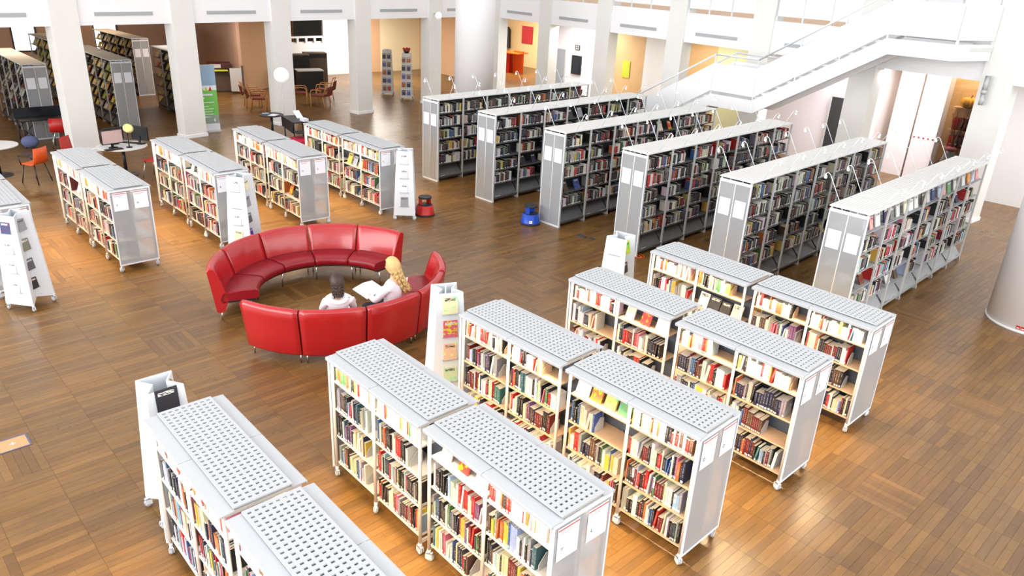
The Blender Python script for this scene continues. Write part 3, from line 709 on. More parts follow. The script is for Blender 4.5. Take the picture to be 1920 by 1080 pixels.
# round white columns
for (u_, v_, lb) in ((-20.0, 17.0, 'round white column behind the first tall bookshelf row'), (-2.3, 14.65, 'round white column at the right edge, red notice at its foot')):
    t = sgroup('round_column', lb, (u_, v_, 0))
    obj('shaft', MB().lathe([(.66, 0), (.66, 8.5)], 48), 'paint', t); obj('base_ring', MB().lathe([(.675, 0), (.675, .03), (.66, .035)], 48), 'white', t)
    if u_ > -5:
        for k in range(2):
            a0 = R(-92 + k * 6.2); n_ = obj('floor_notice', MB(Matrix.Rotation(a0, 4, 'Z')).box(.664, .668, -.03, .03, .06, .12), 'redplastic', t)
            obj('notice_print', MB(Matrix.Rotation(a0, 4, 'Z')).box(.668, .670, -.02, .02, .075, .09), 'paper', n_)
# ---------------------------------------------------------------- walls of the lower rooms
def wall(name, pts, m, z0=0., z1=3.32, th=.12, label=None, mats=None):
    mb = MB()
    for a, b in zip(pts, pts[1:]):
        d = Vector((b[0] - a[0], b[1] - a[1])).normalized(); n = Vector((-d.y, d.x)); quadprism(mb, a, b, n, th, z0, z1)
    return struct(name, mb, m, label=label)
# far left wall with two daylight windows
mb = MB(); U = -36.6; vs_ = [(-9, 6.84), (7.74, 9.86), (10.84, 14.3)]
for a, b in vs_: mb.box(U - .15, U, a, b, 0, 3.32)
for a, b in ((6.84, 7.74), (9.86, 10.84)): mb.box(U - .15, U, a, b, 0, 1.10).box(U - .15, U, a, b, 2.95, 3.32)
struct('wall_far_left', mb, 'brownwall')
for k, (a, b) in enumerate(((6.84, 7.74), (9.86, 10.84))):
    wn = sgroup('window_%d' % (k + 1))
    obj('window_frame', MB().box(U - .1, U + .03, a, a + .05, 1.10, 2.95).box(U - .1, U + .03, b - .05, b, 1.10, 2.95).box(U - .1, U + .03, a + .05, b - .05, 1.10, 1.15).box(U - .1, U + .03, a + .05, b - .05, 2.9, 2.95), 'dark_metal', wn)
    obj('pane', MB().box(U - .06, U - .05, a + .05, b - .05, 1.15, 2.9), mat('window_pane_%d' % k, (1, 1, 1), .05, trans=1., noise=.001), wn)
wall('wall_brown', [(-36.6, 14.3), (-33.2, 13.8), (-29.9, 13.3)][::-1], 'brownwall')
wall('wall_lilac', [(-29.9, 13.3), (-31.5, 15.8)], 'peach')
wall('wall_white_low', [(-33.3, 16.5), (-33.3, 18.9)], 'paint', 0, 1.55)
wall('trim_1', [(-33.25, 16.5), (-33.25, 18.95)], 'paint', 1.72, 1.80, .16)
trim_ = MB()
for k in range(6): trim_.box(-33.28, -33.2, 16.6 + k * .44, 16.7 + k * .44, 1.55, 1.72)
struct('trim_2', trim_, 'paint')
wall('wall_grey_back', [(-35.6, 15), (-35.6, 20.2)], mat('dark_grey_wall', rgb(96, 98, 92), .7, noise=.05))
wall('wall_white_left', [(-33.3, 18.9), (-33.3, 21.55)], 'paint')
wall('wall_peach_left', [(-33.3, 21.55), (-33.3, 22.08)], 'peach')
wall('wall_cream_left', [(-33.3, 22.08), (-33.3, 24.5)], 'cream')
wall('wall_peach_back', [(-33.3, 24.5), (-29.6, 24.5)], 'peach')
wall('wall_cream_pillar', [(-29.6, 24.5), (-28.5, 25.6)], 'cream')
wall('wall_orange_room', [(-36, 31), (-22, 31)], 'cream'); wall('wall_orange_room_side', [(-23.8, 31), (-23.8, 24.5)], 'cream')
wall('wall_white_back', [(-23.8, 24.5), (-20.9, 24.5)], 'paint'); wall('wall_grey_pier', [(-20.95, 24.3), (-20.2, 24.3)], 'concrete')
wall('wall_wood_back', [(-20.2, 24.5), (-18.55, 24.5)], 'woodwall'); wall('wall_white_door_zone', [(-18.55, 24.4), (-17.3, 24.4)], 'paint')
wall('wall_wood_second', [(-17.3, 24.5), (-15.4, 24.5)], 'woodwall'); wall('wall_pale_curtain', [(-15.4, 24.5), (-12.5, 24.5)], mat('pale_green_curtain', rgb(214, 214, 176), .8, noise=.05))
wall('wall_right_lower', [(-12.5, 23.25), (-8.9, 23.15)], 'pinkish'); wall('wall_right_return', [(-12.5, 24.5), (-12.5, 23.25)], 'woodwall')
wall('wall_wood_right', [(-7.5, 24.6), (-5.9, 24.6)], 'woodwall'); wall('wall_side_right', [(-8.9, 23.15), (-8.9, 24.6), (-7.5, 24.6)], 'pinkish')
wall('wall_right_far', [(-5.75, 22.9), (2.5, 23.2)], 'paint'); wall('wall_right_mid', [(-5.9, 24.6), (-5.75, 22.9)], 'paint')
wall('wall_mezzanine_left', [(-34, -6), (-36, 30)], 'paint', 4.12, 8.5); wall('wall_mezzanine_right', [(-36, 30), (8, 28)], 'paint', 4.12, 8.5)
# sliding white panels with dotted manifestation between the pillar and the wood room
for k, (a, b) in enumerate(((-8.7, -8.05), (-8.0, -7.35))):
    p = tag(obj('sliding_panel', MB().box(a, b, 23.70, 23.74, 0, 3.3), 'pinkish'), '%s white sliding panel with a dotted line by the concrete stair pillar' % ('left' if k == 0 else 'right'), 'panel')
    for j in range(5):
        x = a + (b - a) * (j + .5) / 5
        if k == 1: obj('dot', MB().tube((x, 23.69, 1.2), (x, 23.70, 1.2), .025, 10), 'redplastic' if j < 4 else 'ink', p)
g = tag(obj('glass_screen', MB().box(-7.3, -5.95, 23.60, 23.61, 0, 3.3), [mat('clear_glass', (1, 1, 1), .02, trans=1., noise=.001)]), 'clear glass screen with black dots in front of the wood room', 'glass')
for j in range(9): obj('dot', MB().tube((-7.22 + j * .15, 23.58, 1.2), (-7.22 + j * .15, 23.595, 1.2), .025, 10), 'ink', g)
# doors
for (n_, x0, x1, y, m_, lb) in ((1, -23.5, -22.75, 24.44, 'vent', 'grey door left of the black wall screen'), (2, -10.32, -9.62, 23.02, 'dark_metal', 'dark grey door in the pale wall under the stair')):
    d = sgroup('door_%d' % n_, lb)
    obj('door_leaf', MB().box(x0 + .04, x1 - .04, y, y + .04, 0.01, 2.06), m_, d)
    obj('door_frame', MB().box(x0, x0 + .04, y - .02, y + .06, 0, 2.1).box(x1 - .04, x1, y - .02, y + .06, 0, 2.1).box(x0 + .04, x1 - .04, y - .02, y + .06, 2.06, 2.1), 'grey_metal', d)
    h = obj('door_handle', MB().tube((x1 - .1, y - .05, 1.02), (x1 - .2, y - .05, 1.02), .01, 8).tube((x1 - .1, y, 1.02), (x1 - .1, y - .05, 1.02), .01, 8), 'chrome', d)
t = thing('wall_screen', 'black portrait screen on the white wall right of the grey door', 'screen', (-22.1, 24.44, 1.54))
obj('bezel', MB().cbox(-.26, .26, -.05, .04, -.38, .38, .015), 'black', t); obj('display', MB().box(-.23, .23, -.054, -.050, -.35, .35), 'screen', t)
t = thing('wall_sign', 'small square dark sign above the black wall screen', 'sign', (-22.1, 24.44, 2.24))
obj('plate', MB().box(-.13, .13, -.015, 0, -.1, .1), 'dark_metal', t)
for q in range(4): obj('pictogram', MB().box(-.09 + (q % 2) * .1, -.02 + (q % 2) * .1, -.018, -.015, -.075 + (q // 2) * .085, -.015 + (q // 2) * .085), 'grey_metal', t)
tag(obj('poster', MB().box(-19.65, -19.28, 24.47, 24.48, 1.36, 2.0), 'yellow'), 'lime yellow poster on the wood panelled wall', 'poster')
tag(obj('wall_panel', MB().box(-32.3, -31.45, 30.93, 30.97, 1.28, 2.2), 'redplastic'), 'red square panel on the cream wall of the orange room', 'wall panel')
tag(obj('coat', MB().prism([(-33.55, .9), (-33.2, .9), (-33.25, 1.9), (-33.4, 2.05), (-33.5, 1.9)], 'y', 30.8, 30.95), 'black'), 'long black coat hanging in the orange room', 'coat')
t = thing('orange_counter', 'orange reception counter glimpsed between two columns', 'counter', (-30.4, 28.6, 0), R(10))
obj('side', MB().cbox(0, .65, -.04, .04, 0, 1.15, .02), 'orange', t); obj('worktop', MB().cbox(-1.5, .65, -.5, .4, 1.0, 1.05, .01), 'orange', t); obj('body', MB().box(-1.4, -.05, -.3, .2, 0, 1.0), 'redplastic', t)
t = thing('potted_plant', 'small plant on the orange counter', 'plant', (-31.2, 28.2, 1.05))
obj('pot', MB().lathe([(.06, 0), (.09, .16)], 12), 'brownfabric', t)
for k in range(7): obj('leaf', MB(Matrix.Rotation(k * .9, 4, 'Z')).add([(0, 0, .15), (.08, .03, .3), (.16, 0, .42), (.08, -.03, .3)], [(0, 1, 2, 3)]), mat('leaf_green_%d' % k, rgb(60, 90 + 8 * k, 40), .6, noise=.1), t)
t = thing('ceiling_globe', 'small white globe lamp on the column left of the round white column', 'lamp', (-24.15, 18.68, 3.37))
obj('globe', MB().sphere((0, 0, 0), .13, 16, 10), 'globe', t); obj('bracket', MB().tube((0, 0, 0), (-.3, 0, .05), .02, 8), 'grey_metal', t)
t = thing('wall_lamp', 'slender glass wall lamp on the broad right column', 'lamp', (-5.5, 20.14, 3.05))
obj('glass_tube', MB().tube((0, 0, .05), (0, 0, .38), .055, 12), 'frost', t); obj('holder', MB().tube((0, 0, -.02), (0, 0, .06), .06, 12), 'grey_metal', t); obj('lower_tube', MB().tube((0, 0, -.28), (0, 0, -.02), .05, 12), 'frost', t); obj('bracket', MB().box(-.02, .02, 0, .1, -.01, .03), 'grey_metal', t)

# ---------------------------------------------------------------- staircase
st = thing('staircase', 'white staircase with solid white parapets, a landing and a bridge at the right', 'stairs')
S0, S1 = 19.05, 20.15
ZL, ZB = 2.17, 4.09
prof = [(-15.75, .03), (-12.03, ZL), (-10.70, ZL), (-7.52, ZB), (-6.0, ZB)]
def zprof(u):
    for (a, za), (b, zb) in zip(prof, prof[1:]):
        if a <= u <= b: return za + (zb - za) * (u - a) / (b - a)
    return 0 if u < prof[0][0] else ZB
def strip(mb, lo, hi, y0, y1):
    for (a, za), (b, zb) in zip(prof, prof[1:]):
        mb.prism([(a, max(za + lo, .0)), (b, zb + lo), (b, zb + hi), (a, za + hi)], 'y', y0, y1)
    return mb
for nm, y0, y1 in (('stringer', S0 - .03, S0 + .05), ('stringer', S1 - .05, S1 + .03)):
    mb = MB(); mb.prism([(-15.75, 0), (-15.2, 0), (-12.03, ZL - .33), (-10.62, ZL - .33), (-7.42, ZB - .35), (-6.0, ZB - .35), (-6.0, ZB), (-7.52, ZB), (-10.7, ZL), (-12.03, ZL), (-15.75, .03)], 'y', y0, y1)
    obj(nm, mb, 'paint', st)
mb = MB()
for (a, za), (b, zb) in zip(prof, prof[1:]): mb.prism([(a, max(0, za - .26)), (b, zb - .26), (b, zb - .2), (a, max(.01, za - .2))], 'y', S0 + .05, S1 - .05)
obj('soffit', mb, 'paint', st)
for (ua, ub, za, zb, n_) in ((-15.75, -12.03, 0, ZL - .06, 12), (-10.7, -7.52, ZL - .06, ZB - .06, 11)):
    for k in range(n_):
        x0 = ua + (ub - ua) * k / n_; x1 = ua + (ub - ua) * (k + 1) / n_; z = za + (zb - za) * (k + 1) / n_
        obj('tread', MB().box(x0, x1 + .02, S0 + .05, S1 - .05, z - .05, z), 'ktop', st)
obj('landing', MB().box(-12.03, -10.70, S0 + .05, S1 - .05, ZL - .16, ZL - .06), 'ktop', st)
obj('bridge_deck', MB().prism([(-7.52, S0 + .05), (-6.0, S0 + .05), (-5.6, S1 + .1), (-5.6, S1 + .35), (-7.52, S1 + .35)], 'z', ZB - .16, ZB - .06), 'ktop', st)
cuts = [-15.75, -14.4, -13.2, -12.03, -10.70, -9.6, -8.55, -7.52, -6.0]
for y0 in (S0, S1 - .04):
    for a, b in zip(cuts, cuts[1:]):
        za, zb = zprof(a), zprof(b); a_, b_ = a + .012, b - .012
        obj('parapet_panel', MB().prism([(a_, za + .09), (b_, zb + .09), (b_, zb + .84), (a_, za + .84)], 'y', y0, y0 + .035), 'glasswhite', st)
        obj('parapet_post', MB().box(a - .018, a + .018, y0 + .005, y0 + .03, za - .02, za + 1.05), 'white', st)
    pts = [(u_, y0 + .018, zprof(u_) + 1.07) for u_ in (-15.75, -12.03, -10.70, -7.52, -6.0)]
    for p, q in zip(pts, pts[1:]): obj('handrail', MB().tube(p, q, .026, 10), 'white', st)
for (p, q) in (((-6.0, S0), (-5.62, S1 + .12)),):
    d_ = (Vector(q) - Vector(p)).normalized(); n_ = (-d_.y, d_.x)
    obj('curved_stringer', quadprism(MB(), p, q, n_, .06, ZB - .35, ZB), 'paint', st); obj('curved_parapet', quadprism(MB(), p, q, n_, .035, ZB + .09, ZB + .84), 'glasswhite', st)
    obj('handrail', MB().tube((*p, ZB + 1.07), (*q, ZB + 1.07), .026, 10), 'white', st); obj('parapet_post', quadprism(MB(), p, (p[0] + .03, p[1] + .03), n_, .03, ZB, ZB + 1.05), 'white', st)
# flight continuing to the upper floor
up = thing('upper_stair', 'white upper stair flight rising above the bridge', 'stairs')
obj('stringer', MB().prism([(-8.6, 5.15), (-4.6, 7.6), (-4.6, 8.0), (-8.6, 5.5)], 'y', 19.9, 20.0), 'paint', up)
obj('parapet_panel', MB().prism([(-8.6, 5.55), (-4.6, 8.05), (-4.6, 8.9), (-8.6, 6.4)], 'y', 19.92, 19.96), 'glasswhite', up)

# ---------------------------------------------------------------- round red sofa: two facing arcs of five segments
def sweep(prof, a0, a1, n=10, cap=True, crown=0.):
    vs = []; fs = []; m = len(prof)
    for i in range(n + 1):
        t = i / n; a = R(a0 + (a1 - a0) * t); e = crown * (1 - (2 * t - 1) ** 6)
        for (r, z) in prof: vs.append((r * math.cos(a), r * math.sin(a), z + (e if z > .4 else 0)))
    for i in range(n):
        for j in range(m): k = (j + 1) % m; fs.append((i * m + j, i * m + k, (i + 1) * m + k, (i + 1) * m + j))
    mb = MB().add(vs, fs, 0, True)
    mb.add(vs[:m], [tuple(range(m))], 0); mb.add(vs[-m:], [tuple(range(m - 1, -1, -1))], 0)
    return mb
SEAT = [(1.045, .36), (1.04, .40), (1.06, .435), (1.10, .452), (1.3, .455), (1.56, .44), (1.60, .36), (1.60, .31), (1.10, .31), (1.06, .32)]
BACK = [(1.50, .30), (1.52, .44), (1.575, .62), (1.64, .80), (1.665, .835), (1.70, .85), (1.735, .84), (1.76, .81), (1.745, .70), (1.705, .40), (1.675, .16), (1.66, .135), (1.60, .13), (1.56, .15)]
for (cx_, cy_, a0, lb) in ((-9.68, 5.45, -75, 'near arc of the round red leather sofa, its outer back towards the low shelves'), (-9.94, 5.50, 101, 'far arc of the round red leather sofa, its seats facing the viewer')):
    s = thing('curved_sofa', lb, 'sofa', (cx_, cy_, 0))
    for k in range(5):
        a, b = a0 + 30 * k + .35, a0 + 30 * (k + 1) - .35
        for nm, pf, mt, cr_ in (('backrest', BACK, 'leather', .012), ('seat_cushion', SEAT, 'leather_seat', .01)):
            me = sweep(pf, a, b, 12, crown=cr_).mesh(nm, [mt]); bmx = bmesh.new(); bmx.from_mesh(me); bmesh.ops.remove_doubles(bmx, verts=bmx.verts, dist=1e-5); bmesh.ops.recalc_face_normals(bmx, faces=bmx.faces); bmx.to_mesh(me); bmx.free()
            o_ = link(nm, me, s)
            for e_ in me.edges: pass
        obj('seat_frame', sweep([(1.10, .285), (1.10, .31), (1.58, .31), (1.58, .285)], a, b, 8), 'black', s)
    for k in range(6):
        for da in ((1.6,) if k == 0 else (-1.6,) if k == 5 else (-1.6, 1.6)):
            a = R(a0 + 30 * k + da)
            for r_, h_, sp in ((1.17, .29, .03), (1.60, .15, .01)):
                c_, s_ = math.cos(a), math.sin(a)
                if r_ < 1.3 and da > 0 and k not in (0,): continue
                obj('leg', MB().tube((r_ * c_, r_ * s_, h_), ((r_ + sp) * c_, (r_ + sp) * s_, 0.0), .013, 8, r1=.010), 'chrome', s)

# ---------------------------------------------------------------- people
def skinned(name, nodes, edges, mat_, parent, root=0, sub=2):
    me = bpy.data.meshes.new(name); me.from_pydata([n[0] for n in nodes], edges, []); me.materials.append(M[mat_])
    o_ = link(name, me, parent); o_.modifiers.new('skin', 'SKIN'); sl = me.skin_vertices[0].data if me.skin_vertices else None
    if sl is None:
        b = bmesh.new(); b.from_mesh(me); b.verts.layers.skin.verify(); b.to_mesh(me); b.free(); sl = me.skin_vertices[0].data
    for i, n in enumerate(nodes):
        r_ = n[1]; sl[i].radius = (r_, r_) if not isinstance(r_, tuple) else r_; sl[i].use_root = (i == root)
    o_.modifiers['skin'].use_smooth_shade = True; sb_ = o_.modifiers.new('sub', 'SUBSURF'); sb_.levels = sub; sb_.render_levels = sub
    return o_
def head_mesh(s=1.):
    mb = MB(); n, m = 20, 16; vs = []
    for k in range(m + 1):
        ph = math.pi * k / m
        for i in range(n):
            t = 2 * math.pi * i / n; x = math.sin(ph) * math.cos(t); y = math.sin(ph) * math.sin(t); z = math.cos(ph)
            X = x * .095; Y = y * .076 * (1 - .16 * max(0, -z)); Z = z * .118
            if x > .5: X *= 1 - .10 * max(0, z - .3)
            if x > .80 and -.35 < z < .15: X += .020 * (1 - abs(y) * 4) if abs(y) < .25 else 0       # nose
            if x > .6 and .05 < z < .30 and .2 < abs(y) < .6: X -= .008                                # eye hollows
            if x > .5 and z < -.75: X += .012                                                          # chin
            vs.append((X * s, Y * s, Z * s))
    fs = [(k * n + i, (k + 1) * n + i, (k + 1) * n + (i + 1) % n, k * n + (i + 1) % n) for k in range(m) for i in range(n)]
    mb.add(vs, fs, 0, True)
    for y in (-.032, .032): mb.sphere((.083 * s, y * s, .016 * s), .011 * s, 8, 6, 1, (.6, 1.2, .8))
    mb.sphere((.086 * s, 0, -.052 * s), .018 * s, 10, 6, 2, (.4, 1.2, .4))
    for y in (-1, 1): mb.sphere((-.005 * s, y * .078 * s, -.005 * s), .028 * s, 8, 6, 0, (.6, .35, 1))
    return mb
def hair_mesh(length, w0, s, flow):
    """cap over the skull plus locks falling down the back; flow shifts the tips sideways."""
    mb = MB(); n, m = 22, 12; vs = []
    for k in range(m + 1):
        ph = math.pi * .62 * k / m
        for i in range(n):
            t = 2 * math.pi * i / n; x = math.sin(ph) * math.cos(t); y = math.sin(ph) * math.sin(t); z = math.cos(ph)
            r = 1.10 if x < .35 or z > .62 else .93
            wob = 1 + .03 * math.sin(i * 2.7) * (k / m)
            vs.append((x * .108 * r * s * wob - .008, y * .098 * r * s * wob, z * .132 * r * s))
    fs = [(k * n + i, (k + 1) * n + i, (k + 1) * n + (i + 1) % n, k * n + (i + 1) % n) for k in range(m) for i in range(n)]
    mb.add(vs, fs, 0, True)
    rr = random.Random(5)
    for j in range(26):
        a = R(90 + 180 * (j + .5) / 26); p = Vector((math.cos(a) * .096 * s, math.sin(a) * .092 * s, .03 * s)); pts = [p]; L_ = length * rr.uniform(.85, 1.1)
        for q in range(1, 7):
            t = q / 6; pts.append(Vector((p.x - .03 * t + rr.uniform(-.006, .006) + flow[0] * t * t, p.y * (1 - w0 * t) + flow[1] * t * t + rr.uniform(-.008, .008), p.z - L_ * t)))
        for q in range(6): mb.tube(pts[q], pts[q + 1], .019 * s * (1 - .10 * q), 6, r1=.019 * s * (1 - .10 * (q + 1)))
    return mb
def person(label, loc, rz, s, hair, hairlen, flow, lean, legs, arms, headrot, collar):
    p = thing('person', label, 'person', (*loc, 0), rz)
    H = .46; X = lambda x, y, z: (x * s, y * s, H + (z) * s)
    body = [(X(0, 0, .08), (.13 * s, .11 * s)), (X(-.02 - lean * .3, 0, .22), (.12 * s, .10 * s)), (X(-.03 - lean * .7, 0, .38), (.145 * s, .10 * s)), (X(-.02 - lean, 0, .50), (.10 * s, .075 * s)), (X(-.01 - lean, 0, .57), .048 * s), (X(.01 - lean, 0, .64), .046 * s)]
    edges = [(0, 1), (1, 2), (2, 3), (3, 4), (4, 5)]; shirt = [(b[0], (b[1][0] * 1.2, b[1][1] * 1.25)) for b in body[:4]] + [(X(-.015 - lean, 0, .565), .062 * s)]; sh_e = [(0, 1), (1, 2), (2, 3), (3, 4)]; hands = []
    for sgn, (el, wr) in ((1, arms[0]), (-1, arms[1])):
        k = len(body); body += [(X(-.02 - lean, sgn * .16, .48), .052 * s), (X(*el), .040 * s), (X(*wr), .026 * s)]; edges += [(3, k), (k, k + 1), (k + 1, k + 2)]
        d = (Vector(wr) - Vector(el)).normalized(); side = d.cross(Vector((0, 0, 1))).normalized(); up_ = side.cross(d)
        pk_ = len(body); wv = Vector(wr); palm = wv + d * .05; body.append((X(*palm), (.034 * s, .018 * s))); edges.append((k + 2, pk_))
        hands.append((palm, d, side, up_, sgn))
        q = len(shirt); shirt += [(X(-.02 - lean, sgn * .165, .485), .074 * s), (X(*el), .055 * s), (X(*(Vector(el) * .12 + wv * .88)), .040 * s)]; sh_e += [(3, q), (q, q + 1), (q + 1, q + 2)]
    pants = [(X(0, 0, .07), (.15 * s, .12 * s))]; pe = []
    for sgn, (kn, an) in ((1, legs[0]), (-1, legs[1])):
        k = len(body); body += [(X(.03, sgn * .09, .06), .075 * s), (X(*kn), .052 * s), (X(*an), .035 * s), (X(an[0] + .09, an[1], an[2] - .05), .03 * s), (X(an[0] + .17, an[1], an[2] - .06), .024 * s)]
        edges += [(0, k), (k, k + 1), (k + 1, k + 2), (k + 2, k + 3), (k + 3, k + 4)]
        q = len(pants); pants += [(X(.03, sgn * .09, .06), .092 * s), (X(*kn), .068 * s), (X(*(Vector(kn) * .08 + Vector(an) * .92)), .050 * s)]; pe += [(0, q), (q, q + 1), (q + 1, q + 2)]
    b = skinned('body', body, edges, 'skin', p)
    for palm, d, side, up_, sgn in hands:
        for j in range(5):
            if j < 4: base = palm + side * (.026 - .017 * j); L_ = (.062, .070, .066, .052)[j]; dirs = d
            else: base = palm - d * .03 + side * (.03 * (1 if sgn > 0 else 1)); L_ = .05; dirs = (d + side * .9).normalized()
            p1 = base + dirs * L_ * .5 + up_ * -.004; p2 = p1 + (dirs * .8 - up_ * .5).normalized() * L_ * .5
            skinned('finger', [(X(*base), .0095 * s), (X(*p1), .0085 * s), (X(*p2), .0065 * s)], [(0, 1), (1, 2)], 'skin', b, sub=1)
    skinned('white_top', shirt, sh_e, 'whitecloth', p); skinned('trousers', pants, pe, 'darkcloth', p)
    hp = Vector(X(.02 - lean, 0, .745)); HMx = Matrix.Translation(hp) @ Euler(headrot).to_matrix().to_4x4()
    hd = obj('head', head_mesh(s), ['skin', 'darkhair', mat('lips', rgb(190, 96, 92), .5, noise=.02)], p, HMx); obj('hair', hair_mesh(hairlen * s, .25, s, flow), hair, p, HMx)
    if collar: obj('hood', MB(Matrix.Translation(Vector(X(-.05 - lean, 0, .52)))).add(*(lambda ring: ([((.085 + .035 * math.cos(q_)) * math.cos(a_) * s * 1.1 - .03, (.105 + .035 * math.cos(q_)) * math.sin(a_) * s * 1.1, .035 * math.sin(q_) * s - .03 * math.cos(a_) * -1 * s) for a_, q_ in ring], [((i_ * 8 + j_), (i_ * 8 + (j_ + 1) % 8), (((i_ + 1) % 16) * 8 + (j_ + 1) % 8), (((i_ + 1) % 16) * 8 + j_)) for i_ in range(16) for j_ in range(8)], 0, True))([(2 * math.pi * i_ / 16, 2 * math.pi * j_ / 8) for i_ in range(16) for j_ in range(8)])), 'whitecloth', p)
    return p
ca, cx0, cy0 = R(-27), -9.68, 5.45
person('dark-haired person in a white hooded top seated on the near red sofa arc', (cx0 + 1.40 * math.cos(ca), cy0 + 1.40 * math.sin(ca)), ca + math.pi, .92, 'darkhair', .25, (.02, 0), .05,
       (((.42, .10, .03), (.46, .12, -.38)), ((.42, -.10, .03), (.46, -.12, -.38))), (((.06, .24, .26), (.26, .12, .16)), ((.06, -.24, .26), (.26, -.10, .16))), (0, .28, .05), True)
ca = R(8)
pb = person('blonde long-haired person in a white shirt reading on the near red sofa arc', (cx0 + 1.34 * math.cos(ca), cy0 + 1.34 * math.sin(ca)), ca + math.pi + .12, 1.0, 'blondehair', .44, (-.02, -.14), .05,
       (((.42, .10, .04), (.44, .13, -.38)), ((.42, -.10, .04), (.42, -.13, -.38))), (((.10, .22, .24), (.32, .10, .22)), ((.10, -.23, .24), (.33, -.09, .22))), (.05, .22, .30), False)
bt = thing('open_book', 'open white book held by the blonde reader', 'book', (-8.86, 5.52, .0), ca + math.pi + .12)
bt.location = (cx0 + .92 * math.cos(R(6)), cy0 + .92 * math.sin(R(6)), .73)
for sgn in (-1, 1):
    obj('page_block', MB(Matrix.Rotation(R(-16), 4, 'Y') @ Matrix.Rotation(R(sgn * -8), 4, 'X')).box(-.15, .15, *( (0, .21) if sgn > 0 else (-.21, 0)), 0, .012), 'paper', bt)
#PART3
# ---------------------------------------------------------------- tapered display towers on castors
def tower(label, u, v, rz, h=1.5, group='white display towers at the row ends', m='white', holder=0):
    t = thing('display_tower', label, 'display stand', (u, v, 0), R(rz), group)
    b, tp, z0 = .235, .165, .10
    def wx(z): return b + (tp - b) * (z - z0) / (h - z0)
    for s in (-1, 1):           # flat front and back boards, leaning inwards
        mb = MB(); th = .016
        vs = []
        for z in (z0, h):
            w_ = wx(z)
            for (x, y) in ((s * w_, -w_), (s * w_, w_), (s * (w_ - th), w_), (s * (w_ - th), -w_)): vs.append((x, y, z))
        mb.add(vs, [(0, 1, 2, 3), (7, 6, 5, 4), (0, 4, 5, 1), (1, 5, 6, 2), (2, 6, 7, 3), (3, 7, 4, 0)])
        obj('flat_board', mb, m, t)
        # folded side: two boards meeting in a recessed valley
        for q in (-1, 1):
            vs = []
            for z in (z0, h):
                w_ = wx(z); vy = w_ * .45
                for (x, y) in ((q * (w_ - .02), s * w_), (0, s * vy), (0, s * (vy - th)), (q * (w_ - .02), s * (w_ - th))): vs.append((x, y, z + (.05 if x == 0 and z == z0 else 0)))
            obj('folded_board', MB().add(vs, [(0, 1, 2, 3), (7, 6, 5, 4), (0, 4, 5, 1), (1, 5, 6, 2), (2, 6, 7, 3), (3, 7, 4, 0)]), m, t)
        for k in range(4):      # clear ledges
            z = .30 + k * .31; w_ = wx(z)
            obj('ledge', MB().box(s * w_ if s > 0 else -w_ - .03, s * w_ + .03 if s > 0 else -w_, -.10, .10, z, z + .004), 'frost', t)
    for x in (-1, 1):
        for y in (-1, 1): castor_parts(t, x * (b - .02), y * (b - .02), r=.038, rot=RB.uniform(0, 6))
    for k in range(4): z = .30 + k * .31; [obj('side_ledge', MB().box(-.09, .09, s * wx(z) * .62 - .012, s * wx(z) * .62 + .012, z, z + .004), 'frost', t) for s in (-1, 1)]
    if holder: obj('sign_holder', MB().box(tp - .03, tp - .01, -.06, -.05, h, h + .10).box(tp - .03, tp - .01, .02, .03, h, h + .06), m, t)
    return t, wx, Matrix.Translation((u, v, 0)) @ Matrix.Rotation(R(rz), 4, 'Z')
def tower_books(tw, spec, lb, side=None):
    t, wx, M4 = tw
    for k, (cn, c, ww, hh) in enumerate(spec):
        if cn is None: continue
        z = .305 + (3 - k) * .31; T = M4 @ Matrix.Translation((wx(z) + .018, -ww / 2, z)) @ Matrix.Rotation(R(90), 4, 'Z') @ Matrix.Rotation(R(-6), 4, 'X')
        a = acc_new(); book_geo(a, Matrix(), ww, .012, hh, c, random.Random(k + len(lb)).random(), False, True); o_ = link('display_book', acc_mesh(a, 'display_book')); o_.matrix_world = T
        tag(o_, '%s paperback, %s ledge, %s' % (cn, ('top', 'second', 'third', 'lowest')[k], lb), 'book', 'books on the display towers')
    for k, (cn, c, ww, hh) in enumerate(side or []):
        if cn is None: continue
        z = .305 + (3 - k) * .31; T = M4 @ Matrix.Translation((-ww / 2, -wx(z) * .62 - .03, z)) @ Matrix.Rotation(R(-8), 4, 'X')
        T = M4 @ Matrix.Translation((-ww / 2, wx(z) * .62 + .02, z)) @ Matrix.Rotation(R(-8), 4, 'X') if False else T
        a = acc_new(); book_geo(a, Matrix(), ww, .014, hh, c, random.Random(50 + k + len(lb)).random(), False, True); o_ = link('display_book', acc_mesh(a, 'display_book')); o_.matrix_world = T
        tag(o_, '%s book in fold, %s, %s' % (cn, lb, ('topmost', 'second down', 'third down', 'lowest')[k]), 'book', 'books on the display towers')
Wc, Yc, Bk, Bl, Gr, Pk, Cr = rgb(232, 232, 236), rgb(226, 214, 150), rgb(44, 44, 50), rgb(40, 60, 170), rgb(150, 150, 155), rgb(220, 70, 110), rgb(236, 220, 190)
NONE = (None, None, 0, 0)
tw = tower('white display tower at the left edge beside the cut-off low row', -12.75, 1.93, -52); tower_books(tw, [('yellow and navy', rgb(60, 70, 110), .15, .17), ('white', Wc, .14, .16), ('pale grey', rgb(210, 212, 220), .12, .16), ('white', Wc, .12, .15)], 'left-edge display tower')
tw = tower('white display tower at the end of the low row left of the sofa', -13.02, 5.55, -52); tower_books(tw, [('pale lilac', rgb(214, 212, 228), .15, .2), NONE, ('white', Wc, .13, .18), ('cream and grey', Cr, .16, .2)], 'tower left of the sofa')
tw = tower('white display tower at the end of the low row above the sofa', -13.12, 9.27, -40); tower_books(tw, [('white', Wc, .15, .2), ('pale grey', rgb(214, 214, 218), .14, .18), ('white', Wc, .13, .17), ('grey and white', Gr, .16, .21)], 'display tower above the sofa')
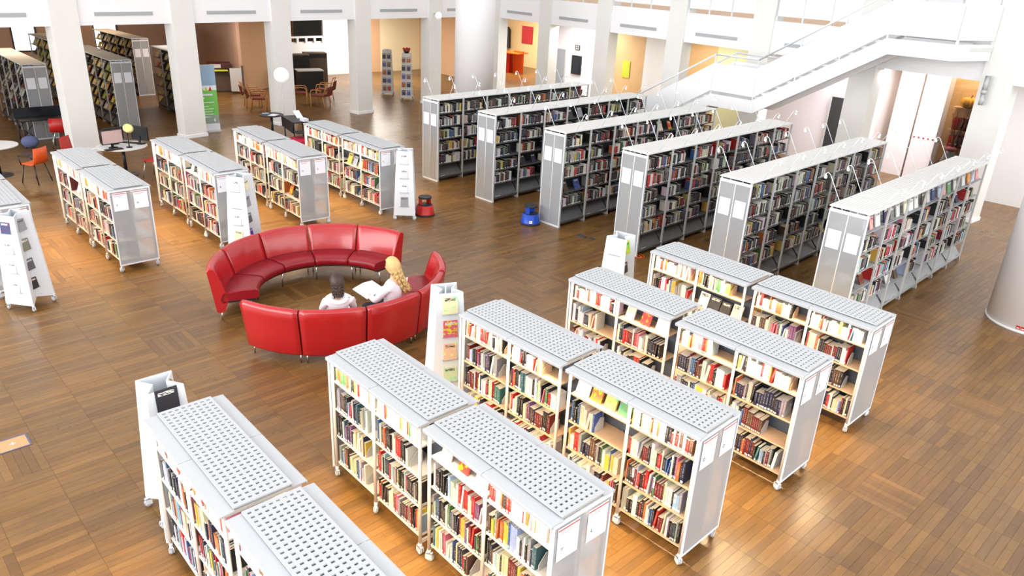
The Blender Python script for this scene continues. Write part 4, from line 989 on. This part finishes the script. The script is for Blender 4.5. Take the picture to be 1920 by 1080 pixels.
tw = tower('white display tower between the red sofa and the middle low row', -6.70, 5.35, -24, 1.5, holder=1); tower_books(tw, [('cream and lime', rgb(236, 226, 180), .19, .23), ('pink, black and blue', rgb(214, 96, 130), .18, .22), ('peach portrait', rgb(230, 190, 160), .17, .22), ('pale green', rgb(206, 220, 180), .17, .2)], 'tower right of the sofa')
tw = tower('white display tower standing before the farthest near low row', -6.72, 8.76, -76); tower_books(tw, [NONE, NONE, NONE, NONE], 'tower before the tall rows')
tw2 = tower('white display tower behind the bottom left low row, a piano book on top ledge', -6.62, 1.86, -1, 1.46); tower_books(tw2, [('black and maroon', Bk, .2, .24), NONE, NONE, NONE], 'tower at the bottom left row')
# books in the folds on the viewer's side (far side folds face +v and -v)
def fold_books(u, v, rz, lb, spec, sgn):
    M4 = Matrix.Translation((u, v, 0)) @ Matrix.Rotation(R(rz), 4, 'Z')
    for k, (cn, c, ww, hh) in enumerate(spec):
        if cn is None: continue
        z = .31 + (3 - k) * .31; y = .125
        T = M4 @ (Matrix.Translation((ww / 2 + .02, y + .03, z)) @ Matrix.Rotation(R(180), 4, 'Z') if sgn > 0 else Matrix.Translation((-ww / 2, -y - .03, z))) @ Matrix.Rotation(R(-10), 4, 'X')
        a = acc_new(); book_geo(a, Matrix(), ww, .014, hh, c, random.Random(90 + k + len(lb)).random(), False, True); o_ = link('display_book', acc_mesh(a, 'display_book')); o_.matrix_world = T
        tag(o_, '%s book in side fold, %s, %s' % (cn, lb, ('topmost', 'second down', 'third down', 'lowest')[k]), 'book', 'books on the display towers')
GB = [('grey', Gr, .14, .18), ('grey and ochre', rgb(130, 124, 110), .14, .18), ('dark grey', rgb(90, 92, 96), .14, .17), ('black', Bk, .13, .17)]
fold_books(-12.75, 1.93, -52, 'left-edge display tower', GB, 1)
fold_books(-13.02, 5.55, -52, 'tower left of the sofa', [('cream', Cr, .14, .18), ('grey', Gr, .14, .18), ('dark grey', rgb(90, 90, 90), .13, .17), ('blue', Bl, .14, .18)], 1)
fold_books(-13.12, 9.27, -40, 'display tower above the sofa', [('white', Wc, .13, .17), ('black', Bk, .13, .17), ('black', Bk, .12, .17), NONE], 1)
fold_books(-6.70, 5.35, -24, 'tower right of the sofa', [('black', Bk, .13, .18), ('dark grey', rgb(60, 60, 64), .13, .16), ('pink', Pk, .12, .17), ('black', Bk, .13, .18)], 1)
fold_books(-6.72, 8.76, -76, 'tower before the tall rows', [('yellow and black', rgb(214, 214, 60), .14, .2), ('black', rgb(60, 50, 60), .13, .16), NONE, NONE], 1)
fold_books(-6.62, 1.86, -1, 'tower at the bottom left row', [('ochre', rgb(150, 120, 40), .14, .2), ('maroon', rgb(110, 30, 50), .13, .16), NONE, NONE], 1)
# two taller towers and a plant beyond the colonnade
for u, v, lb, top in ((-27.1, 18.3, 'left', 0), (-25.75, 18.32, 'right', 1)):
    tw = tower('%s tall grey magazine tower between two far columns%s' % (lb, ', red flowers on top' if top else ''), u, v, -42, 1.84, 'grey magazine towers beyond the colonnade', 'ktop')
    M4 = tw[2]
    for k in range(5):
        for j in (-1, 1):
            z = .22 + k * .32; c = [rgb(70, 70, 90), rgb(180, 60, 70), rgb(90, 110, 160), rgb(60, 60, 66), rgb(140, 90, 90)][(k + j + top) % 5]
            T = M4 @ Matrix.Translation((.27, j * .10 - .06, z)) @ Matrix.Rotation(R(90), 4, 'Z'); a = acc_new(); book_geo(a, Matrix(), .13, .01, .2, c, .1 * k + .03 * (j + 2), False, True)
            o_ = link('magazine', acc_mesh(a, 'magazine')); o_.matrix_world = T; tag(o_, 'magazine, %s column, %s from top of the %s tall grey tower' % ('left' if j < 0 else 'right', ('1st', '2nd', '3rd', '4th', '5th')[4 - k], lb), 'magazine', 'magazines on the grey towers')
t = thing('flower_bowl', 'red flowers in a dark bowl on the right tall magazine tower', 'plant', (-25.75, 18.32, 1.84)); obj('bowl', MB().lathe([(.08, 0), (.14, .09)], 14), 'black', t)
for k in range(8): obj('flower', MB().sphere((.11 * math.cos(k * .8), .11 * math.sin(k * .8), .13 + .03 * (k % 2)), .05, 8, 6), 'redplastic', t)

# ---------------------------------------------------------------- tables, chairs and lounge furniture
def shell_chair(label, u, v, rz, m='redplastic', leg='chrome', arms=False, group='red shell chairs by the tables'):
    t = thing('shell_chair', label, 'chair', (u, v, 0), R(rz), group)
    prof_ = [(.21, .45), (.17, .465), (-.12, .445), (-.19, .47), (-.225, .56), (-.25, .84)]; mb = MB(); vs = []
    for (x, z) in prof_:
        for j in range(5): y = -.22 + .11 * j; vs.append((x - (.02 * (abs(j - 2) / 2) ** 2 * (-1 if z > .5 else 0)), y * (1 if z < .8 else .9), z + (.012 * (abs(j - 2) / 2) ** 2 if z < .5 else 0)))
    n = len(vs); vs2 = [(x - .012 if z > .5 else x, y, z - (.012 if z <= .5 else 0)) for x, y, z in vs]; fs = []
    for i in range(len(prof_) - 1):
        for j in range(4): a = i * 5 + j; fs += [(a, a + 1, a + 6, a + 5), (n + a + 5, n + a + 6, n + a + 1, n + a)]
    rim = [i for i in range(5)] + [5 * i + 4 for i in range(1, len(prof_))] + [5 * (len(prof_) - 1) + j for j in range(3, -1, -1)] + [5 * i for i in range(len(prof_) - 2, 0, -1)]
    for a, b in zip(rim, rim[1:] + rim[:1]): fs.append((b, a, n + a, n + b))
    mb.add(vs + vs2, fs, 0, True); obj('seat_shell', mb, m, t)
    for x in (-1, 1):
        for y in (-1, 1): obj('leg', MB().tube((x * .14, y * .15, .44), (x * .22, y * .21, 0), .012, 8), leg, t)
    if arms:
        for y in (-1, 1): obj('armrest', MB().path([(.14, y * .22, .44), (.16, y * .26, .66), (-.16, y * .26, .68), (-.2, y * .23, .6)], .013, 8), 'black', t)
    return t
def round_table(label, u, v, r_, top, foot):
    t = thing('round_table', label, 'table', (u, v, 0)); obj('tabletop', MB().lathe([(r_ - .015, .705), (r_, .712), (r_, .735), (r_ - .01, .74)], 36), top, t)
    obj('pedestal', MB().lathe([(.04, .03), (.04, .705)], 14), 'black', t); obj('foot', MB().lathe([(.27, 0), (.27, .015), (.05, .035)], 28), foot, t); return t
def monitor(label, u, v, z, rz, m='black', w_=.5, h_=.32, scr='screen'):
    t = thing('monitor', label, 'monitor', (u, v, z), R(rz)); obj('casing', MB().cbox(-.03, .02, -w_ / 2, w_ / 2, .10, .10 + h_, .012), m, t)
    obj('display', MB().box(.0195, .0215, -w_ / 2 + .02, w_ / 2 - .02, .12, .08 + h_), scr, t); obj('neck', MB().box(-.05, -.03, -.03, .03, .01, .2), m, t); obj('foot', MB().lathe([(.11, 0), (.11, .012)], 16), m, t); return t
round_table('white round table with two computer screens beside the second low row', -19.72, 5.55, .56, 'ktop', 'dark_metal')
monitor('pink-grey backed monitor on the round table', -19.55, 5.30, .74, 10, 'pinkish' if False else 'black', .52, .34, mat('pink_screen', rgb(214, 186, 184), .4, noise=.03))
monitor('dark screen facing away on the round table', -19.98, 5.45, .74, 190, 'black', .5, .3)
monitor('thin side-on screen with a white edge on the round table', -19.68, 5.98, .74, 120, 'black', .5, .34)
for k, (u, v, a, lb) in enumerate(((-19.35, 5.25, 5, 'front'), (-19.9, 5.8, 130, 'rear'))):
    t = thing('keyboard', 'black keyboard at the %s of the round table' % lb, 'keyboard', (u, v, .741), R(a)); obj('case', MB().cbox(-.07, .07, -.2, .2, 0, .02, .005), 'black', t)
    for q in range(4): obj('key_row', MB().box(-.055 + q * .028, -.035 + q * .028, -.185, .185, .02, .024), 'dark_metal', t)
t = thing('flower_stand', 'pale yellow round lamp head on a black stalk at the round table', 'lamp', (-19.42, 5.62, .741)); obj('stalk', MB().path([(0, 0, 0), (0, 0, .3), (.03, .0, .42)], .014, 8), 'black', t); obj('disc', MB(Matrix.Translation((.04, .02, .46)) @ Matrix.Rotation(R(55), 4, 'Y')).lathe([(.10, 0), (.12, .02), (.08, .05)], 18), mat('pale_yellow_shade', rgb(232, 226, 150), .5, noise=.05), t); obj('base', MB().lathe([(.07, 0), (.07, .015)], 16), 'black', t)
shell_chair('red chair left of the round table by the first column', -20.75, 4.75, 45); shell_chair('red chair tucked in front of the round table', -19.25, 4.72, 100, group=None); shell_chair('red chair right of the round table behind the low shelf', -19.1, 6.05, 215)
shell_chair('orange armchair with black legs left of the first low shelf', -20.15, 3.70, 215, 'orange', 'black', True)
round_table('pale round table cut by the left edge', -21.2, 3.15, .5, 'ktop', 'dark_metal'); monitor('black monitor on the round table at the left edge', -21.35, 2.95, .74, 20)
shell_chair('red chair in front of the glass-topped black desk', -23.55, 5.10, 160, group=None)
t = thing('desk', 'black desk with glass upstand in front of the tall magazine shelf', 'desk', (-24.2, 5.0, 0)); obj('desk_top', MB().box(-.35, .35, -.75, .75, .71, .74), 'black', t); obj('upstand', MB().box(-.33, -.30, -.75, .75, .74, .98), 'screen', t)
for x in (-1, 1):
    for y in (-1, 1): obj('leg', MB().tube((x * .3, y * .7, .71), (x * .3, y * .7, 0), .018, 8), 'dark_metal', t)
t = thing('bag', 'pale blue bag on the floor under the black desk', 'bag', (-23.9, 4.4, 0)); obj('body', MB().sphere((0, 0, .17), .2, 14, 8, 0, (.8, 1.1, .85)), mat('pale_blue_cloth', rgb(110, 120, 165), .8, noise=.1), t); obj('strap', MB().path([(0, -.12, .3), (0, 0, .42), (0, .12, .3)], .015, 6), 'darkcloth', t)
# roll-up banner
t = thing('rollup_banner', 'green and pale blue roll-up banner in front of the second column', 'banner', (-23.55, 9.18, 0), R(-7))
obj('sheet', MB().box(-.004, .004, -.38, .38, .05, .52 + .0), 'paper', t); obj('green_print', MB().box(-.004, .004, -.38, .38, .26, 1.28), 'green', t); obj('sky_print', MB().box(-.004, .004, -.38, .38, 1.42, 2.02), 'skyprint', t); obj('white_band', MB().box(-.004, .004, -.38, .38, 1.28, 1.42), 'paper', t)
obj('base', MB().cbox(-.1, .1, -.40, .40, 0, .06, .02), 'grey_metal', t); obj('top_rail', MB().box(-.008, .008, -.385, .385, 2.02, 2.04), 'grey_metal', t)
for k, (z, y0, y1) in enumerate(((1.12, -.3, .25), (1.02, -.3, .0), (.9, -.3, .28), (.78, -.3, .1), (.7, -.3, .24), (.62, -.3, .2), (.54, -.3, .22), (.46, -.3, .1))): obj('text_line', MB().box(.005, .0055, y0, y1, z, z + (.05 if k < 2 else .022)), 'paper', t)
for k, m_ in enumerate(('green', 'yellow', 'redplastic')): obj('logo_shape', MB().prism([(-.1 + k * .12, 1.26), (0 + k * .12, 1.26), (-.05 + k * .12, 1.40)], 'x', .005, .006), m_, t)
obj('white_mark', MB(Matrix.Translation((.0055, .24, .36))).sphere((0, 0, 0), .05, 10, 8, 0, (.02, .5, 1)), 'paper', t)
# globe lamp and dark round table
round_table('dark round side table beside the globe lamp', -21.75, 10.45, .36, 'black', 'dark_metal')
tag(obj('leaflet', MB(Matrix.Translation((-21.6, 10.45, .742)) @ Matrix.Rotation(.6, 4, 'Z')).box(-.11, .11, -.15, .15, 0, .006), 'paper'), 'white leaflet lying on the dark round table', 'leaflet')
tag(obj('leaflet', MB(Matrix.Translation((-21.95, 10.36, .742)) @ Matrix.Rotation(-.3, 4, 'Z')).box(-.08, .08, -.1, .1, 0, .005), 'skyprint'), 'blue-grey leaflet at the rear of the dark round table', 'leaflet')
t = thing('globe_lamp', 'white globe floor lamp on a thin stem beside the third column', 'lamp', (-21.45, 10.72, 0)); obj('globe', MB().sphere((0, 0, 1.92), .22, 24, 14), 'globe', t); obj('stem', MB().tube((0, 0, .02), (0, 0, 1.72), .012, 8), 'grey_metal', t); obj('base', MB().lathe([(.17, 0), (.17, .02), (.02, .04)], 20), 'grey_metal', t)
t = thing('reading_desk', 'black slanted reading desk with white papers below the globe lamp', 'desk', (-20.55, 10.75, 0), R(-10)); obj('front', MB().prism([(-.62, .48), (.42, .44), (.46, .74), (-.66, .78)], 'y', -.35, -.31), 'black', t); obj('desk_top', MB().box(-.66, .46, -.35, .3, .74, .77), 'black', t); obj('side_flap', MB().box(.46, .78, -.35, .25, .5, .53), 'dark_metal', t)
for x in (-.55, .35): obj('leg', MB().tube((x, -.3, .74), (x + .05, -.3, 0), .018, 8), 'black', t); obj('leg', MB().tube((x, .25, .74), (x + .05, .25, 0), .018, 8), 'black', t)
tag(obj('papers', MB(Matrix.Translation((-20.75, 10.85, .80)) @ Matrix.Rotation(R(35), 4, 'Y')).box(-.25, .25, -.1, .1, 0, .01), 'paper'), 'white sheet propped on the black reading desk', 'paper')
tag(obj('papers', MB().box(-20.35, -20.10, 10.65, 10.8, .772, .85), 'paper'), 'white box of papers on the right of the black reading desk', 'paper')
t = thing('pouf', 'crimson low pouf under the black reading desk', 'stool', (-19.95, 10.35, 0)); obj('cushion', MB().lathe([(.26, .02), (.31, .08), (.31, .30), (.25, .36)], 22), mat('crimson_fabric', rgb(190, 16, 60), .8, noise=.08), t); obj('base', MB().lathe([(.2, 0), (.2, .02)], 16), 'black', t)
# bent wood armchairs
def wood_chair(label, u, v, rz):
    t = thing('wooden_armchair', label, 'chair', (u, v, 0), R(rz), 'bentwood armchairs beyond the colonnade')
    obj('seat', MB().cbox(-.22, .24, -.23, .23, .42, .48, .02), 'brownfabric', t); obj('backrest', MB(Matrix.Rotation(R(-10), 4, 'Y')).cbox(-.32, -.28, -.21, .21, .52, .86, .015), 'brownfabric', t)
    for y in (-1, 1):
        obj('front_leg', MB().path([(.24, y * .26, 0), (.25, y * .26, .55), (.20, y * .26, .66), (.05, y * .26, .68), (-.2, y * .26, .66)], .018, 8), 'wood', t)
        obj('rear_leg', MB().path([(-.30, y * .25, 0), (-.24, y * .25, .44), (-.42, y * .22, .92)], .018, 8), 'wood', t)
    obj('top_rail', MB().tube((-.42, -.22, .92), (-.42, .22, .92), .018, 8), 'wood', t); obj('front_rail', MB().box(.22, .25, -.24, .24, .39, .43), 'wood', t)
wood_chair('nearer bentwood armchair left of the globe lamp', -26.15, 12.15, 60); wood_chair('farther bentwood armchair left of the globe lamp', -26.95, 12.3, 75)
wood_chair('front bentwood armchair right of the third column', -25.75, 14.35, 215); wood_chair('rear bentwood armchair right of the third column', -26.9, 15.2, 225); wood_chair('partly hidden bentwood armchair by the third column', -26.6, 14.0, 60)
def cabinet(label, u, v, rz, w_, d_, h_, m, top, name='cabinet'):
    t = thing(name, label, 'cabinet', (u, v, 0), R(rz)); obj('body', MB().cbox(-d_ / 2, d_ / 2, -w_ / 2, w_ / 2, .05, h_ - .03, .01), m, t); obj('plinth', MB().box(-d_ / 2 + .03, d_ / 2 - .03, -w_ / 2 + .02, w_ / 2 - .02, 0, .05), 'black', t); obj('top', MB().cbox(-d_ / 2 - .01, d_ / 2 + .01, -w_ / 2 - .01, w_ / 2 + .01, h_ - .03, h_, .008), top, t)
    for q in (-1, 1): obj('door', MB().box(d_ / 2, d_ / 2 + .015, min(q * .01, q * (w_ / 2 - .02)), max(q * .01, q * (w_ / 2 - .02)), .08, h_ - .22), m, t)
    obj('upper_band', MB().box(d_ / 2, d_ / 2 + .012, -w_ / 2 + .02, w_ / 2 - .02, h_ - .2, h_ - .05), 'black', t); return t
cabinet('dark brown tall cabinet by the white wall', -31.4, 17.35, -15, .95, .6, 1.30, 'brownbox', 'brownbox'); cabinet('black cabinet left of the brown cabinet', -31.0, 16.35, -10, .8, .6, 1.30, 'black', 'brownbox')
t = thing('counter', 'black counter with a pale leaflet tray between the third and fourth column', 'counter', (-29.3, 15.9, 0), R(-15)); obj('body', MB().box(-.3, .3, -.5, .5, 0, .85), 'black', t); obj('worktop', MB().box(-.33, .33, -.53, .53, .85, .89), 'ktop', t); obj('side', MB().box(-.3, .3, .5, .53, 0, .85), 'brownbox', t)
t = thing('copier', 'dark copier on a grey cabinet against the brown wall', 'copier', (-30.85, 12.75, 0), R(-20)); obj('body', MB().cbox(-.3, .3, -.42, .42, .04, .8, .02), 'brownbox', t); obj('scanner', MB().cbox(-.33, .33, -.45, .45, .92, 1.12, .03), mat('maroon_plastic', rgb(70, 30, 30), .4, noise=.05), t); obj('screen', MB().box(.33, .335, -.35, .05, .95, 1.09), 'grey_metal', t); obj('paper_tray', MB().box(.1, .5, -.2, .3, .84, .88), 'yellow', t); obj('feet', MB().box(-.28, .28, -.4, .4, 0, .04), 'black', t); obj('neck', MB().box(-.25, .25, -.38, .38, .8, .92), 'black', t)
t = thing('partition', 'pale grey partition board beside the copier', 'partition', (-29.9, 13.0, 0), R(-20)); obj('board', MB().box(-.02, .02, -.22, .22, .1, 1.0), 'grey_metal', t); obj('frame', MB().box(-.03, .03, .22, .30, 0, 1.1), 'brownbox', t)
# amber bookcase above the low white parapet
t = thing('amber_bookcase', 'amber bookcase above the white parapet', 'bookcase', (-35.45, 17.9, 0)); obj('back', MB().box(0, .02, -.45, .45, 0, 3.2), 'amber', t)
for k in range(8): obj('shelf', MB().box(.02, .25, -.45, .45, .05 + k * .4, .08 + k * .4), 'wood', t)
for s in (-1, 1): obj('side', MB().box(.02, .25, s * .45 - .015, s * .45 + .015, 0, 3.2), 'wood', t)

# ---------------------------------------------------------------- small floor things
def step_stool(label, u, v, rz, m, plain=False):
    t = thing('step_stool', label, 'stool', (u, v, 0), R(rz)); obj('body', MB().lathe([(.215, .03), (.205, .05), (.175, .23), (.165, .235)], 28), m, t); obj('rubber_ring', MB().lathe([(.22, 0), (.222, .02), (.215, .035)], 28), 'rubber', t); obj('lower_tread', MB().lathe([(.16, .235), (.16, .245)], 24), 'rubber', t)
    for k, a in enumerate((100, 260)):
        ca_, sa_ = math.cos(R(a)), math.sin(R(a)); obj('strut', MB(Matrix.Rotation(R(a), 4, 'Z')).prism([(-.055, .235), (.055, .235), (.05, .40), (-.05, .40)], 'x', .10, .135), m, t)
    obj('upper_tread', MB().lathe([(.135, .385), (.15, .395), (.15, .415), (.14, .425)], 26), 'rubber', t); obj('white_label', MB(Matrix.Rotation(R(-62), 4, 'Z')).box(.2, .213, -.035, .035, .06, .12), 'paper', t) if not plain else None
    return t
step_stool('blue round step stool in front of the third tall row', -11.18, 11.25, 20, 'blue'); step_stool('red step stool behind the display tower above the sofa', -13.0, 9.72, 0, 'redplastic', True)
t = thing('storage_box', 'black upright box behind the row at the bottom centre', 'box', (-6.42, 3.72, 0)); obj('case', MB().cbox(-.1, .1, -.14, .14, .02, .40, .012), 'black', t); obj('lid', MB().cbox(-.105, .105, -.145, .145, .40, .43, .01), 'rubber', t); obj('feet', MB().box(-.08, .08, -.12, .12, 0, .02), 'rubber', t)
t = obj('cable', MB().path([(-8.45 + .16 * math.cos(a_ * .5), 11.6 + .11 * math.sin(a_ * .5), .012) for a_ in range(13)] + [(-8.62, 11.72, .012)], .008, 6), 'orange'); tag(t, 'orange cable looped on the floor at the foot of the fourth tall row', 'cable')
tag(obj('floor_socket', MB().box(-10.05, -9.8, 11.5, 11.62, .001, .006).box(-9.74, -9.62, 11.56, 11.66, .001, .006), 'ink'), 'dark floor socket lids between the sofa and the tall rows', 'socket')
# things seen through the glass at the right
t = thing('wood_bookcase', 'light wood bookcase of dark red and black binders behind the glass', 'bookcase', (-6.62, 24.1, 0), R(0))
obj('carcass', MB().box(-.6, .6, .2, .24, 0, 2.15), 'woodwall', t)
for z in (.5, 1.0, 1.5, 2.13): obj('shelf', MB().box(-.6, .6, -.1, .2, z, z + .03), 'woodwall', t)
for k in range(12):
    for z in (1.03, 1.53):
        if k % 4 == 3: continue
        o_ = tag(obj('binder', MB().box(-7.12 + k * .075, -7.12 + k * .075 + .06, 24.02, 24.28, z, z + .33), ('redplastic' if k < 2 else 'black' if k % 2 else 'brownfabric')), '%s binder, %s from the left on the %s shelf behind the glass' % (('red' if k < 2 else 'black' if k % 2 else 'brown'), ('1st', '2nd', '3rd', '4th', '5th', '6th', '7th', '8th', '9th', '10th', '11th', '12th')[k], 'upper' if z > 1.2 else 'lower'), 'binder', 'binders behind the glass')
t = thing('pumpkin', 'yellow pumpkin on top of the light wood bookcase', 'pumpkin', (-6.85, 24.1, 2.16))
for k in range(9): obj('rib', MB(Matrix.Rotation(k * 2 * math.pi / 9, 4, 'Z')).sphere((.10, 0, .15), .13, 10, 8, 0, (1, .75, 1.1)), 'pumpkin', t)
obj('stem', MB().tube((0, 0, .26), (.03, 0, .36), .02, 6), 'twig', t); obj('dish', MB().lathe([(.1, 0), (.17, .04)], 16), 'brownfabric', t)
t = thing('twig_figure', 'grey and pink draped figure with tall brown twigs behind the glass', 'sculpture', (-6.95, 23.95, 0))
obj('drape', MB().lathe([(.24, 0), (.2, .3), (.22, .6), (.15, .85), (.08, 1.0)], 14), 'grey_metal', t); obj('ruff', MB().lathe([(.12, .95), (.16, 1.0), (.1, 1.06)], 14), mat('rose_ribbon', rgb(220, 120, 140), .7, noise=.1), t)
for k in range(6): a_ = k * 1.1; obj('twig', MB().path([(0, 0, .9), (.08 * math.cos(a_), .05 * math.sin(a_), 1.4), (.2 * math.cos(a_), .1 * math.sin(a_), 1.75 + .08 * k)], .012, 6), 'twig', t)
for k in range(3): obj('stick', MB().tube((-.5 - .1 * k, 0, 0), (.05, 0, 1.05), .012, 6), 'twig', t)
